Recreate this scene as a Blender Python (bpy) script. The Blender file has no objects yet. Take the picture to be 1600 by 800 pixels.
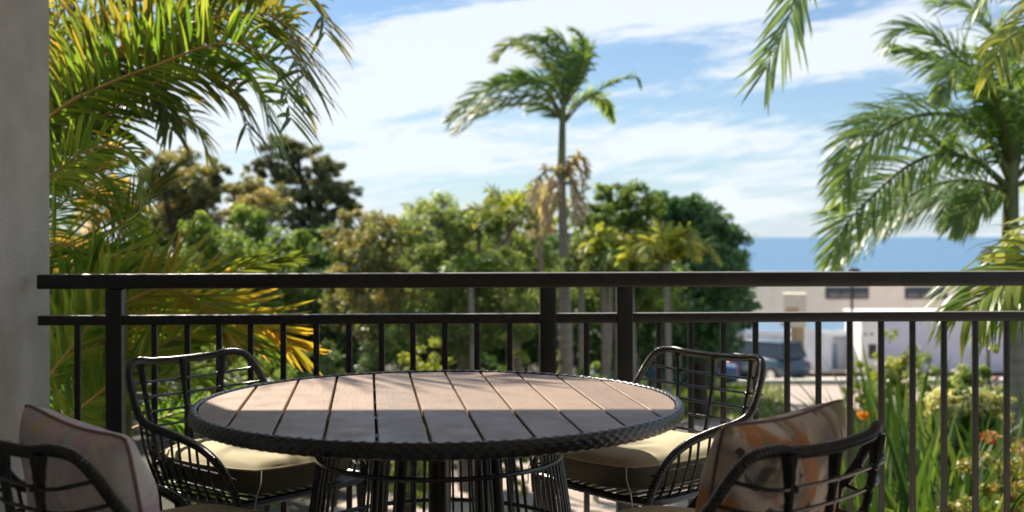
import bpy, math, random
import numpy as np
from mathutils import Vector, Matrix, Euler
random.seed(7)
rng = np.random.default_rng(7)
PI = math.pi
SC = bpy.context.scene
COL = SC.collection

# ------------------------------------------------------------------ camera
FPX = 1736.0            # focal length in pixels of a 1600 wide frame
CAM_Z = 1.214
ROLL = 0.0021
cam = bpy.data.cameras.new('camera'); camo = bpy.data.objects.new('camera', cam); COL.objects.link(camo)
cam.sensor_width = 36.0; cam.lens = FPX / 1600 * 36.0
camo.location = (0, 0, CAM_Z); camo.rotation_euler = (PI / 2, ROLL, 0)
cam.shift_y = -30.0 / 1600
cam.clip_start = 0.05; cam.clip_end = 60000
cam.dof.use_dof = True; cam.dof.focus_distance = 3.45; cam.dof.aperture_fstop = 2.6
cam.dof.aperture_blades = 9
SC.camera = camo

# ------------------------------------------------------------------ sun and sky
SUN_EL = math.radians(42); SUN_AZ = math.radians(-34)     # azimuth from +Y towards +X
w = bpy.data.worlds.new('World'); SC.world = w; w.use_nodes = True
nt = w.node_tree; nt.nodes.clear()
N = nt.nodes.new; Lk = nt.links.new
out = N('ShaderNodeOutputWorld'); bg = N('ShaderNodeBackground'); bg.inputs['Strength'].default_value = 0.067
sky = N('ShaderNodeTexSky'); sky.sky_type = 'NISHITA'; sky.sun_disc = False
sky.sun_elevation = SUN_EL; sky.sun_rotation = SUN_AZ; sky.air_density = 1.0; sky.dust_density = 0.15; sky.ozone_density = 2.2
def mth(op, a, b=None, c=None, clamp=False):
    n = N('ShaderNodeMath'); n.operation = op; n.use_clamp = clamp
    for i, v in enumerate((a, b, c)):
        if v is None: continue
        if isinstance(v, (int, float)): n.inputs[i].default_value = v
        else: Lk(v, n.inputs[i])
    return n.outputs[0]
tc = N('ShaderNodeTexCoord'); sep = N('ShaderNodeSeparateXYZ'); Lk(tc.outputs['Generated'], sep.inputs[0])
az = mth('ARCTAN2', sep.outputs[0], sep.outputs[1]); el = mth('ARCSINE', sep.outputs[2])
def comb(x, y, z):
    n = N('ShaderNodeCombineXYZ')
    for i, v in enumerate((x, y, z)):
        if isinstance(v, (int, float)): n.inputs[i].default_value = v
        else: Lk(v, n.inputs[i])
    return n.outputs[0]
def noise(vec, scale, detail=6, rough=0.55, dist=0.0):
    n = N('ShaderNodeTexNoise'); Lk(vec, n.inputs['Vector']); n.inputs['Scale'].default_value = scale
    n.inputs['Detail'].default_value = detail; n.inputs['Roughness'].default_value = rough; n.inputs['Distortion'].default_value = dist
    return n.outputs[0]
tilt = mth('SUBTRACT', el, mth('MULTIPLY', az, 0.10))
n1 = noise(comb(az, mth('MULTIPLY', tilt, 4.0), 3.1), 4.2, 9, 0.62, 0.6)
n2 = noise(comb(az, mth('MULTIPLY', tilt, 7.0), 8.4), 10.0, 8, 0.68, 0.9)
n3 = noise(comb(az, mth('MULTIPLY', tilt, 5.0), 1.7), 34.0, 6, 0.7, 0.5)
def blob(px, py, rx, ry, s, sl=0.0):
    a0 = (px - 800) / FPX; e0 = (370 - py) / FPX
    da = mth('SUBTRACT', az, a0)
    u = mth('DIVIDE', da, rx / FPX)
    vv = mth('DIVIDE', mth('SUBTRACT', mth('SUBTRACT', el, e0), mth('MULTIPLY', da, sl)), ry / FPX)
    g = mth('EXPONENT', mth('MULTIPLY', mth('ADD', mth('MULTIPLY', u, u), mth('MULTIPLY', vv, vv)), -1.0))
    return mth('MULTIPLY', g, s)
dens = mth('ADD', mth('ADD', mth('MULTIPLY', n1, 0.85), mth('MULTIPLY', n2, 0.70)), mth('MULTIPLY', n3, 0.24))
for b in [(640, 130, 190, 65, .27, 0.1), (820, 40, 330, 28, .26, 0.12), (330, 190, 220, 60, .24), (640, 245, 190, 34, .26, 0.08),
          (1060, 22, 300, 20, .22, 0.03), (1120, 225, 260, 26, .24), (1330, 110, 200, 30, .16, 0.05), (1400, 50, 180, 18, .16, 0.2), (1370, 95, 160, 20, .12),
          (1122, 308, 26, 12, .34), (1192, 326, 44, 10, .26), (1160, 335, 110, 14, .10), (480, 10, 100, 22, -.3), (985, 95, 120, 34, -.26), (720, 200, 120, 14, -.08), (880, 300, 300, 22, -.14), (1180, 165, 150, 16, -.12), (1300, 20, 60, 16, -.1)]:
    dens = mth('ADD', dens, blob(*b))
mr = N('ShaderNodeMapRange'); mr.interpolation_type = 'SMOOTHSTEP'; Lk(dens, mr.inputs[0])
mr.inputs[1].default_value = 0.825; mr.inputs[2].default_value = 1.07; mr.inputs[3].default_value = 0.08; mr.inputs[4].default_value = 0.92
# thin veil towards the horizon
cl = mr.outputs[0]
mix = N('ShaderNodeMix'); mix.data_type = 'RGBA'; Lk(cl, mix.inputs[0])
gm = N('ShaderNodeMix'); gm.data_type = 'RGBA'; gm.blend_type = 'MULTIPLY'; gm.inputs[0].default_value = 1.0
Lk(sky.outputs[0], gm.inputs[6]); gm.inputs[7].default_value = (0.47, 0.575, 0.67, 1)
Lk(gm.outputs[2], mix.inputs[6]); mix.inputs[7].default_value = (5.7, 6.05, 6.5, 1)
veil = mth('MULTIPLY', mth('EXPONENT', mth('MULTIPLY', mth('MAXIMUM', el, 0.0), -14.0)), 0.75)
mv = N('ShaderNodeMix'); mv.data_type = 'RGBA'; Lk(veil, mv.inputs[0]); Lk(gm.outputs[2], mv.inputs[6]); mv.inputs[7].default_value = (4.1, 4.95, 5.75, 1); Lk(mv.outputs[2], mix.inputs[6])
Lk(mix.outputs[2], bg.inputs['Color']); Lk(bg.outputs[0], out.inputs[0])

sd = bpy.data.lights.new('sun', 'SUN'); sd.energy = 3.6; sd.angle = math.radians(0.55); sd.color = (1.0, 0.90, 0.76)
so = bpy.data.objects.new('sun', sd); COL.objects.link(so)
sdir = Vector((math.sin(SUN_AZ) * math.cos(SUN_EL), math.cos(SUN_AZ) * math.cos(SUN_EL), math.sin(SUN_EL)))
so.rotation_euler = sdir.to_track_quat('Z', 'Y').to_euler(); so.location = (0, 20, 30)

SC.view_settings.view_transform = 'Standard'; SC.view_settings.look = 'None'
SC.view_settings.exposure = 1.30; SC.view_settings.gamma = 1.0
SC.cycles.use_denoising = True; SC.cycles.max_bounces = 8; SC.cycles.transparent_max_bounces = 6
SC.cycles.diffuse_bounces = 4; SC.cycles.glossy_bounces = 3; SC.cycles.transmission_bounces = 4
SC.cycles.sample_clamp_indirect = 6; SC.cycles.caustics_reflective = False; SC.cycles.caustics_refractive = False

# ------------------------------------------------------------------ helpers
def at(px, py, Y):
    """world point seen at pixel (px,py) of the 1600x800 photograph, Y metres away"""
    dx = (px - 800) / FPX; dz = -(py - 370) / FPX
    c, s = math.cos(ROLL), math.sin(ROLL)
    return Vector((Y * (dx * c + dz * s), Y, CAM_Z + Y * (dz * c - dx * s)))
def ground_z(Y):
    if Y < 50: return CAM_Z - 3.0 - 0.067 * Y
    if Y < 85: return CAM_Z - 6.35
    if Y < 150: return CAM_Z - 6.35 - (Y - 85) / 65 * 24
    return CAM_Z - 31
def tag(o, label=None, cat=None, group=None, kind=None):
    if label: o['label'] = label
    if cat: o['category'] = cat
    if group: o['group'] = group
    if kind: o['kind'] = kind
    return o
def thing(name, label, cat, loc=(0, 0, 0), rz=0, group=None):
    o = bpy.data.objects.new(name, None); o.empty_display_size = 0.1; COL.objects.link(o)
    o.location = loc; o.rotation_euler = (0, 0, rz)
    return tag(o, label, cat, group)
def children(o): return [c for c in bpy.data.objects if c.parent == o]
def copy_tree(o, parent=None):
    c = o.copy(); COL.objects.link(c); c.parent = parent
    if parent is not None: c.matrix_parent_inverse.identity()
    for ch in children(o): copy_tree(ch, c)
    return c

def catmull(pts, n):
    P = np.array([tuple(p) for p in pts], float)
    if len(P) < 3:
        t = np.linspace(0, 1, n)[:, None]; return P[0] * (1 - t) + P[-1] * t
    P = np.vstack([2 * P[0] - P[1], P, 2 * P[-1] - P[-2]])
    segs = len(P) - 3; r = []
    for u in np.linspace(0, segs - 1e-6, n * 2):
        i = int(u); t = u - i; a, b, c, d = P[i:i + 4]
        r.append(0.5 * ((2 * b) + (-a + c) * t + (2 * a - 5 * b + 4 * c - d) * t * t + (-a + 3 * b - 3 * c + d) * t ** 3))
    r = np.array(r); dl = np.linalg.norm(np.diff(r, axis=0), axis=1); L = np.concatenate([[0], np.cumsum(dl)])
    t = np.linspace(0, L[-1], n)
    return np.stack([np.interp(t, L, r[:, k]) for k in range(3)], 1)

class MB:
    def __init__(s): s.v = []; s.f = []; s.m = []; s.n = 0
    def add(s, V, F, m=0):
        V = [tuple(map(float, p)) for p in V]
        s.v += V; s.f += [tuple(i + s.n for i in f) for f in F]; s.m += [m] * len(F); s.n += len(V)
    def box(s, x0, y0, z0, x1, y1, z1, m=0):
        V = [(x0, y0, z0), (x1, y0, z0), (x1, y1, z0), (x0, y1, z0), (x0, y0, z1), (x1, y0, z1), (x1, y1, z1), (x0, y1, z1)]
        s.add(V, [(0, 3, 2, 1), (4, 5, 6, 7), (0, 1, 5, 4), (1, 2, 6, 5), (2, 3, 7, 6), (3, 0, 4, 7)], m)
    def bbox(s, x0, y0, z0, x1, y1, z1, b=0.006, m=0):
        """box whose edges are rounded over b (two-step), long in any axis"""
        cx, cy, cz = (x0 + x1) / 2, (y0 + y1) / 2, (z0 + z1) / 2
        import bmesh
        bm = bmesh.new(); bmesh.ops.create_cube(bm, size=1.0)
        for v in bm.verts: v.co = Vector((cx + v.co.x * (x1 - x0), cy + v.co.y * (y1 - y0), cz + v.co.z * (z1 - z0)))
        bmesh.ops.bevel(bm, geom=list(bm.edges), offset=b, segments=3, profile=0.5, affect='EDGES')
        bm.verts.index_update()
        s.add([v.co for v in bm.verts], [tuple(v.index for v in f.verts) for f in bm.faces], m); bm.free()
    def tube(s, pts, r, n=8, m=0, closed=False, cap=True, flat=1.0):
        P = np.array([tuple(p) for p in pts], float); k = len(P)
        R = np.full(k, r) if np.isscalar(r) else np.array(r, float)
        T = np.gradient(P, axis=0)
        if closed: T = np.roll(P, -1, 0) - np.roll(P, 1, 0)
        T /= np.linalg.norm(T, axis=1)[:, None] + 1e-12
        ref = np.array([0, 0, 1.0]) if abs(T[0][2]) < 0.9 else np.array([1.0, 0, 0])
        A = np.zeros_like(P); a = ref - T[0] * ref.dot(T[0]); a /= np.linalg.norm(a)
        for i in range(k):
            a = a - T[i] * a.dot(T[i]); a /= np.linalg.norm(a) + 1e-12; A[i] = a
        B = np.cross(T, A)
        th = np.linspace(0, 2 * PI, n, endpoint=False)
        V = (P[:, None] + R[:, None, None] * (np.cos(th)[None, :, None] * A[:, None] * flat + np.sin(th)[None, :, None] * B[:, None])).reshape(-1, 3)
        F = []
        for i in range(k if closed else k - 1):
            i2 = (i + 1) % k
            for j in range(n):
                j2 = (j + 1) % n
                F.append((i * n + j, i * n + j2, i2 * n + j2, i2 * n + j))
        if cap and not closed:
            F.append(tuple(range(n - 1, -1, -1))); F.append(tuple((k - 1) * n + j for j in range(n)))
        s.add(V, F, m)
    def ell(s, c, rx, ry, rz, nu=10, nv=7, m=0):
        V = [(c[0], c[1], c[2] + rz)]
        for i in range(1, nv):
            ph = PI * i / nv
            for j in range(nu):
                t = 2 * PI * j / nu
                V.append((c[0] + rx * math.sin(ph) * math.cos(t), c[1] + ry * math.sin(ph) * math.sin(t), c[2] + rz * math.cos(ph)))
        V.append((c[0], c[1], c[2] - rz)); F = []
        for j in range(nu): F.append((0, 1 + j, 1 + (j + 1) % nu))
        for i in range(nv - 2):
            for j in range(nu):
                a = 1 + i * nu; F.append((a + j, a + nu + j, a + nu + (j + 1) % nu, a + (j + 1) % nu))
        a = 1 + (nv - 2) * nu; l = len(V) - 1
        for j in range(nu): F.append((l, a + (j + 1) % nu, a + j))
        s.add(V, F, m)
    def build(s, name, mats, parent=None, smooth=True, angle=40):
        me = bpy.data.meshes.new(name); me.from_pydata(s.v, [], s.f)
        if not isinstance(mats, (list, tuple)): mats = [mats]
        for mt in mats: me.materials.append(mt)
        me.polygons.foreach_set('material_index', s.m)
        if smooth:
            me.polygons.foreach_set('use_smooth', [True] * len(s.f))
            try: me.set_sharp_from_angle(angle=math.radians(angle))
            except Exception: pass
        me.update()
        o = bpy.data.objects.new(name, me); COL.objects.link(o); o.parent = parent
        return o

def quads_mesh(name, V, t, mats, parent=None, tube=None, strip=None):
    """V: (n,4,3) separate quads with a tint value t per quad; or strip=(K) -> V (n,2K,3) strips"""
    n = len(V)
    if strip:
        K = strip; per = 2 * K; nq = K - 1
        base = (np.arange(n) * per)[:, None, None]
        q = np.array([[2 * k, 2 * k + 1, 2 * k + 3, 2 * k + 2] for k in range(nq)])[None]
        loops = (base + q).reshape(-1); nf = n * nq
    else:
        per = 4; loops = np.arange(n * 4); nf = n
    co = V.reshape(-1, 3); tt = np.repeat(t, per) if t.ndim == 1 else t.reshape(-1)
    mi = np.zeros(nf, int)
    if tube is not None:
        tv, tf = tube
        off = len(co); co = np.vstack([co, tv]); tt = np.concatenate([tt, np.zeros(len(tv))])
        loops = np.concatenate([loops, (np.array(tf) + off).reshape(-1)]); mi = np.concatenate([mi, np.ones(len(tf), int)]); nf += len(tf)
    me = bpy.data.meshes.new(name)
    me.vertices.add(len(co)); me.vertices.foreach_set('co', co.astype(np.float32).ravel())
    me.loops.add(len(loops)); me.loops.foreach_set('vertex_index', loops.astype(np.int32))
    me.polygons.add(nf); me.polygons.foreach_set('loop_start', (np.arange(nf) * 4).astype(np.int32))
    me.polygons.foreach_set('material_index', mi.astype(np.int32))
    me.polygons.foreach_set('use_smooth', np.ones(nf, bool))
    at_ = me.attributes.new('tint', 'FLOAT', 'POINT'); at_.data.foreach_set('value', tt.astype(np.float32))
    for m in mats: me.materials.append(m)
    me.update(calc_edges=True); me.validate()
    o = bpy.data.objects.new(name, me); COL.objects.link(o); o.parent = parent
    return o

# ------------------------------------------------------------------ materials
def mat(name, col, rough=0.6, metal=0.0, spec=0.5, bump=0, bscale=50, var=0.0, vscale=8, sheen=0, coat=0, col2=None, stretch=None, emit=None):
    m = bpy.data.materials.new(name); m.use_nodes = True; t = m.node_tree; b = t.nodes['Principled BSDF']
    b.inputs['Base Color'].default_value = (*col, 1); b.inputs['Roughness'].default_value = rough; b.inputs['Metallic'].default_value = metal
    b.inputs['Specular IOR Level'].default_value = spec
    if coat: b.inputs['Coat Weight'].default_value = coat
    if sheen: b.inputs['Sheen Weight'].default_value = sheen
    tcn = t.nodes.new('ShaderNodeTexCoord'); mp = t.nodes.new('ShaderNodeMapping'); t.links.new(tcn.outputs['Object'], mp.inputs[0])
    if stretch: mp.inputs['Scale'].default_value = stretch
    if var or col2:
        nz = t.nodes.new('ShaderNodeTexNoise'); nz.inputs['Scale'].default_value = vscale; nz.inputs['Detail'].default_value = 6; nz.inputs['Roughness'].default_value = .6
        t.links.new(mp.outputs[0], nz.inputs['Vector'])
        rp = t.nodes.new('ShaderNodeValToRGB'); rp.color_ramp.elements[0].position = .32; rp.color_ramp.elements[1].position = .68
        c2 = col2 or tuple(min(1, c * (1 + var)) for c in col); c1 = col if col2 else tuple(c * (1 - var) for c in col)
        rp.color_ramp.elements[0].color = (*c1, 1); rp.color_ramp.elements[1].color = (*c2, 1)
        t.links.new(nz.outputs[0], rp.inputs[0]); t.links.new(rp.outputs[0], b.inputs['Base Color'])
    if bump:
        nb = t.nodes.new('ShaderNodeTexNoise'); nb.inputs['Scale'].default_value = bscale; nb.inputs['Detail'].default_value = 4
        t.links.new(mp.outputs[0], nb.inputs['Vector'])
        bp = t.nodes.new('ShaderNodeBump'); bp.inputs['Strength'].default_value = bump; bp.inputs['Distance'].default_value = .01
        t.links.new(nb.outputs[0], bp.inputs['Height']); t.links.new(bp.outputs[0], b.inputs['Normal'])
    return m
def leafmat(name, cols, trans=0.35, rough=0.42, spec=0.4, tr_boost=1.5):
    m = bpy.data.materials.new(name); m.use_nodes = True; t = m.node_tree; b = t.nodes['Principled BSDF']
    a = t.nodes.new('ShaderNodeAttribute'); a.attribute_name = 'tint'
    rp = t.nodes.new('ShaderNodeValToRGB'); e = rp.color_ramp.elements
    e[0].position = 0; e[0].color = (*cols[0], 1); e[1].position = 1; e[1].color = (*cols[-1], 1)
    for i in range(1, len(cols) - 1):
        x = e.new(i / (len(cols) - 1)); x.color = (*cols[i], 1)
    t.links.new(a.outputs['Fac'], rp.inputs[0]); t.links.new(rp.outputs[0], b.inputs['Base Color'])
    b.inputs['Roughness'].default_value = rough; b.inputs['Specular IOR Level'].default_value = spec
    tr = t.nodes.new('ShaderNodeBsdfTranslucent'); mx = t.nodes.new('ShaderNodeMixShader'); mx.inputs[0].default_value = trans
    cm = t.nodes.new('ShaderNodeMix'); cm.data_type = 'RGBA'; cm.blend_type = 'MULTIPLY'; cm.inputs[0].default_value = 1
    t.links.new(rp.outputs[0], cm.inputs[6]); cm.inputs[7].default_value = (tr_boost * 1.15, tr_boost * 1.1, tr_boost * 0.55, 1)
    t.links.new(cm.outputs[2], tr.inputs['Color'])
    o = t.nodes['Material Output']; t.links.new(b.outputs[0], mx.inputs[1]); t.links.new(tr.outputs[0], mx.inputs[2]); t.links.new(mx.outputs[0], o.inputs[0])
    return m
M = {}
M['black'] = mat('black_powdercoat', (0.007, 0.0066, 0.0062), 0.33, spec=0.6, bump=0.08, bscale=900)
M['rattan'] = mat('black_resin_rattan', (0.007, 0.008, 0.010), 0.22, spec=0.75, bump=0.12, bscale=260, var=.25, vscale=60)
M['weave'] = mat('black_flat_weave', (0.009, 0.011, 0.014), 0.25, spec=0.8, bump=0.1, bscale=300, var=.3, vscale=40)
M['steel_clip'] = mat('bare_clip', (0.6, 0.58, 0.55), 0.3, metal=1)
M['plank'] = mat('composite_plank', (0.335, 0.232, 0.16), 0.42, spec=0.65, bump=0.12, bscale=240, var=.07, vscale=26, stretch=(1, .06, 1))
M['cush'] = mat('khaki_canvas', (0.56, 0.51, 0.35), 0.9, spec=0.15, bump=0.15, bscale=700, var=.05, vscale=6)
M['cushside'] = mat('canvas_side_shaded', (0.135, 0.132, 0.10), 0.9, spec=0.15, bump=0.2, bscale=500)  # lower half of the pad, shade under the table painted into its colour
M['piping'] = mat('pale_piping', (0.7, 0.68, 0.6), 0.8)
M['wall'] = mat('rendered_wall', (0.62, 0.575, 0.53), 0.9, spec=0.2, bump=0.9, bscale=110, var=.10, vscale=5)
M['tile'] = mat('floor_tile', (0.55, 0.48, 0.41), 0.6, bump=.1, bscale=60, var=.08, vscale=4)
M['ceil'] = mat('ceiling_paint', (0.86, 0.83, 0.78), 0.9)
M['rachis'] = mat('palm_rachis', (0.36, 0.21, 0.05), 0.5, var=.3, vscale=3)
M['rachis_green'] = mat('palm_rachis_green', (0.13, 0.15, 0.04), 0.5, var=.25, vscale=3)
M['bark'] = mat('bark', (0.16, 0.13, 0.10), 0.9, bump=.8, bscale=14, var=.35, vscale=5, stretch=(1, 1, .3))
M['bark_dark'] = mat('bark_dark', (0.06, 0.045, 0.035), 0.9, bump=.8, bscale=14, var=.35, vscale=5, stretch=(1, 1, .3))
M['palmtrunk'] = mat('palm_trunk', (0.30, 0.26, 0.22), 0.85, bump=.5, bscale=6, var=.25, vscale=7, stretch=(.4, .4, 3))
M['shaft'] = mat('palm_crownshaft', (0.15, 0.17, 0.055), 0.5, var=.25, vscale=4)
M['cane'] = mat('palm_cane', (0.12, 0.15, 0.03), 0.5, var=.45, vscale=6)
def vary(m, amt, dust=None):
    t = m.node_tree; b = t.nodes['Principled BSDF']; src = b.inputs['Base Color'].links[0].from_socket if b.inputs['Base Color'].links else None
    oi = t.nodes.new('ShaderNodeObjectInfo'); mr_ = t.nodes.new('ShaderNodeMapRange'); mr_.inputs[3].default_value = 1 - amt; mr_.inputs[4].default_value = 1 + amt; t.links.new(oi.outputs['Random'], mr_.inputs[0])
    hs = t.nodes.new('ShaderNodeHueSaturation'); t.links.new(mr_.outputs[0], hs.inputs['Value'])
    if src: t.links.new(src, hs.inputs['Color'])
    else: hs.inputs['Color'].default_value = b.inputs['Base Color'].default_value
    last = hs.outputs[0]
    tcn = t.nodes.new('ShaderNodeTexCoord'); nz = t.nodes.new('ShaderNodeTexNoise'); nz.inputs['Scale'].default_value = dust[1]; nz.inputs['Detail'].default_value = 8; nz.inputs['Roughness'].default_value = .7
    t.links.new(tcn.outputs['Object'], nz.inputs['Vector']); rg = t.nodes.new('ShaderNodeMapRange'); rg.inputs[1].default_value = .5; rg.inputs[2].default_value = .78; rg.inputs[4].default_value = dust[2]; t.links.new(nz.outputs[0], rg.inputs[0])
    mx = t.nodes.new('ShaderNodeMix'); mx.data_type = 'RGBA'; t.links.new(rg.outputs[0], mx.inputs[0]); t.links.new(last, mx.inputs[6]); mx.inputs[7].default_value = (*dust[0], 1); t.links.new(mx.outputs[2], b.inputs['Base Color'])
    rr = t.nodes.new('ShaderNodeMapRange'); rr.inputs[1].default_value = .3; rr.inputs[2].default_value = .7; r0 = b.inputs['Roughness'].default_value; rr.inputs[3].default_value = r0 * .8; rr.inputs[4].default_value = r0 * 1.35
    t.links.new(nz.outputs[0], rr.inputs[0]); t.links.new(rr.outputs[0], b.inputs['Roughness'])
vary(M['plank'], .17, ((0.24, 0.19, 0.15), 9, .6)); vary(M['black'], .05, ((0.06, 0.055, 0.05), 9, .35)); vary(M['rattan'], .1, ((0.05, 0.045, 0.04), 14, .35)); vary(M['weave'], .1, ((0.05, 0.045, 0.04), 14, .35))
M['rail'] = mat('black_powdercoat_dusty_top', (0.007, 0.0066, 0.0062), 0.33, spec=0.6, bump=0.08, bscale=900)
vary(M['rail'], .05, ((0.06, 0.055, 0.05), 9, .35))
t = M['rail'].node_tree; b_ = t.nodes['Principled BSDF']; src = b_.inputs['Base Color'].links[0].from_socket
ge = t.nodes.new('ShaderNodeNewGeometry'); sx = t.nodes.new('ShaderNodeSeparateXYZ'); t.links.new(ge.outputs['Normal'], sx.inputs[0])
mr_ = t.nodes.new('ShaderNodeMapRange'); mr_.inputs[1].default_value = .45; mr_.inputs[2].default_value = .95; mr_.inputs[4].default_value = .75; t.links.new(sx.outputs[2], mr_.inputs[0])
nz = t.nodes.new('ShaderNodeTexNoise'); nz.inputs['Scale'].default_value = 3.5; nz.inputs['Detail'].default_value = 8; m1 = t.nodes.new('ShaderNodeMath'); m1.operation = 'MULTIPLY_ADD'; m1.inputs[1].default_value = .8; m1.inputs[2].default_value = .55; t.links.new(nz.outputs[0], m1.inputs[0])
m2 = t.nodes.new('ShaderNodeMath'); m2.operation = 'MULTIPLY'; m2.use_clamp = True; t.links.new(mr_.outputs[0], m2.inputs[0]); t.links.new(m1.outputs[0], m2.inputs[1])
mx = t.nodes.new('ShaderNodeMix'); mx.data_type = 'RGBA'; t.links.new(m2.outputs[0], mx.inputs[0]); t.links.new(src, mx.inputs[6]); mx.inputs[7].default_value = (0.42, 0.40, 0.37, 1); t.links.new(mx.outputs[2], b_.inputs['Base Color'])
L = {}
L['areca'] = leafmat('areca_leaflet', [(0.061, 0.095, 0.027), (0.101, 0.142, 0.034), (0.162, 0.176, 0.041), (0.324, 0.243, 0.047), (0.648, 0.338, 0.041)], 0.53, .35, .5)
L['arecag'] = leafmat('areca_leaflet_green', [(0.047, 0.101, 0.020), (0.088, 0.176, 0.027), (0.176, 0.270, 0.041), (0.351, 0.392, 0.068)], 0.53, .35, .5)
L['gold'] = leafmat('areca_leaflet_gold', [(0.07, 0.115, 0.02), (0.15, 0.18, 0.03), (0.30, 0.26, 0.04), (0.50, 0.32, 0.05)], 0.53, .35, .5)
L['palm'] = leafmat('palm_leaflet', [(0.102, 0.182, 0.072), (0.146, 0.248, 0.087), (0.248, 0.351, 0.102), (0.497, 0.555, 0.176)], 0.43, .42, .4)
L['palmb'] = leafmat('palm_leaflet_blue', [(0.116, 0.199, 0.116), (0.165, 0.265, 0.150), (0.265, 0.365, 0.165), (0.432, 0.495, 0.199)], 0.38, .40, .45)
L['palmy'] = leafmat('palm_leaflet_yellow', [(0.108, 0.176, 0.041), (0.203, 0.270, 0.061), (0.351, 0.392, 0.095), (0.567, 0.513, 0.108)], 0.48, .5, .3)
L['dry'] = leafmat('dry_frond', [(0.48, 0.39, 0.28), (0.62, 0.52, 0.38), (0.74, 0.64, 0.48)], 0.33, .7, .2, 1.1)
L['gumg'] = leafmat('gum_golden', [(0.10, 0.14, 0.06), (0.19, 0.22, 0.09), (0.33, 0.32, 0.13), (0.58, 0.42, 0.18)], 0.33, .45, .4)
L['gumd'] = leafmat('gum_dark', [(0.07, 0.10, 0.05), (0.13, 0.16, 0.07), (0.28, 0.27, 0.12), (0.55, 0.42, 0.19)], 0.33, .45, .4)
L['gumo'] = leafmat('gum_orange', [(0.127, 0.140, 0.051), (0.356, 0.305, 0.076), (0.800, 0.483, 0.101), (0.800, 0.610, 0.127)], 0.43, .45, .4)
L['pine'] = leafmat('pine_needles', [(0.084, 0.115, 0.072), (0.144, 0.180, 0.084), (0.240, 0.240, 0.108), (0.408, 0.336, 0.144)], 0.23, .5, .3)
L['green'] = leafmat('bright_green', [(0.07, 0.12, 0.035), (0.12, 0.19, 0.05), (0.19, 0.28, 0.07), (0.30, 0.38, 0.12)], 0.43, .5, .3)
L['light'] = leafmat('light_green', [(0.07, 0.12, 0.045), (0.12, 0.18, 0.06), (0.19, 0.25, 0.09), (0.32, 0.36, 0.15)], 0.43, .5, .3)
L['fine'] = leafmat('fine_green', [(0.127, 0.192, 0.076), (0.204, 0.281, 0.115), (0.332, 0.408, 0.153), (0.509, 0.533, 0.230)], 0.43, .4, .5)
L['fig'] = leafmat('fig_leaf', [(0.037, 0.096, 0.037), (0.070, 0.163, 0.057), (0.130, 0.260, 0.080), (0.244, 0.390, 0.114)], 0.23, .3, .6)
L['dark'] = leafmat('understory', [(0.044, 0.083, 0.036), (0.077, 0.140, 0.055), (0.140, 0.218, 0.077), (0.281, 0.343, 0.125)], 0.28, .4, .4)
L['yel'] = leafmat('yellow_green_shrub', [(0.10, 0.17, 0.03), (0.19, 0.26, 0.04), (0.32, 0.36, 0.07), (0.44, 0.46, 0.14)], .4, .4, .4)
L['strap'] = leafmat('strap_leaf', [(0.022, 0.052, 0.014), (0.045, 0.095, 0.022), (0.08, 0.145, 0.03), (0.18, 0.24, 0.06)], .35, .5, .35)
L['yflower'] = leafmat('yellow_petals', [(0.66, 0.64, 0.26), (0.78, 0.76, 0.38), (0.84, 0.83, 0.52)], .3, .6, .2, 1.0)
L['oflower'] = leafmat('orange_petals', [(0.70, 0.22, 0.02), (0.85, 0.33, 0.03)], .3, .5, .3, 1.0)
L['wflower'] = leafmat('white_petals', [(0.7, 0.66, 0.6), (0.8, 0.78, 0.72)], .3, .6, .3, 1.0)
L['redleaf'] = leafmat('variegated', [(0.07, 0.12, 0.03), (0.15, 0.20, 0.04), (0.36, 0.36, 0.12), (0.40, 0.12, 0.04)], .3, .4, .4)
L['purple'] = leafmat('purple_bloom', [(0.10, 0.12, 0.10), (0.20, 0.20, 0.24), (0.30, 0.28, 0.36)], 0.38, .5, .3, 1.0)
L['grass'] = leafmat('grass_blade', [(0.078, 0.130, 0.026), (0.143, 0.208, 0.039), (0.234, 0.286, 0.065)], .3, .5, .3)
for n_, c_ in dict(cream=(0.89, 0.77, 0.61), whitew=(0.88, 0.86, 0.83), lav=(0.72, 0.69, 0.78), bluegrey=(0.72, 0.76, 0.84), roofblue=(0.16, 0.26, 0.38),
                   sandst=(0.66, 0.47, 0.28), redwood=(0.12, 0.045, 0.045), trimw=(0.78, 0.78, 0.78), cabinet=(0.26, 0.35, 0.42), fascia=(0.80, 0.82, 0.84)).items():
    M[n_] = mat(n_, c_, 0.8, spec=.25, var=.06, vscale=1.2, bump=.1, bscale=20)
M['glass'] = mat('dark_glass', (0.02, 0.03, 0.04), 0.08, spec=.9)
M['paleglass'] = mat('pale_glass', (0.20, 0.27, 0.34), 0.15, spec=.8)
M['darkframe'] = mat('dark_frame', (0.03, 0.03, 0.035), 0.5)
M['orangepaint'] = mat('orange_lettering', (0.62, 0.30, 0.10), 0.7)

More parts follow.
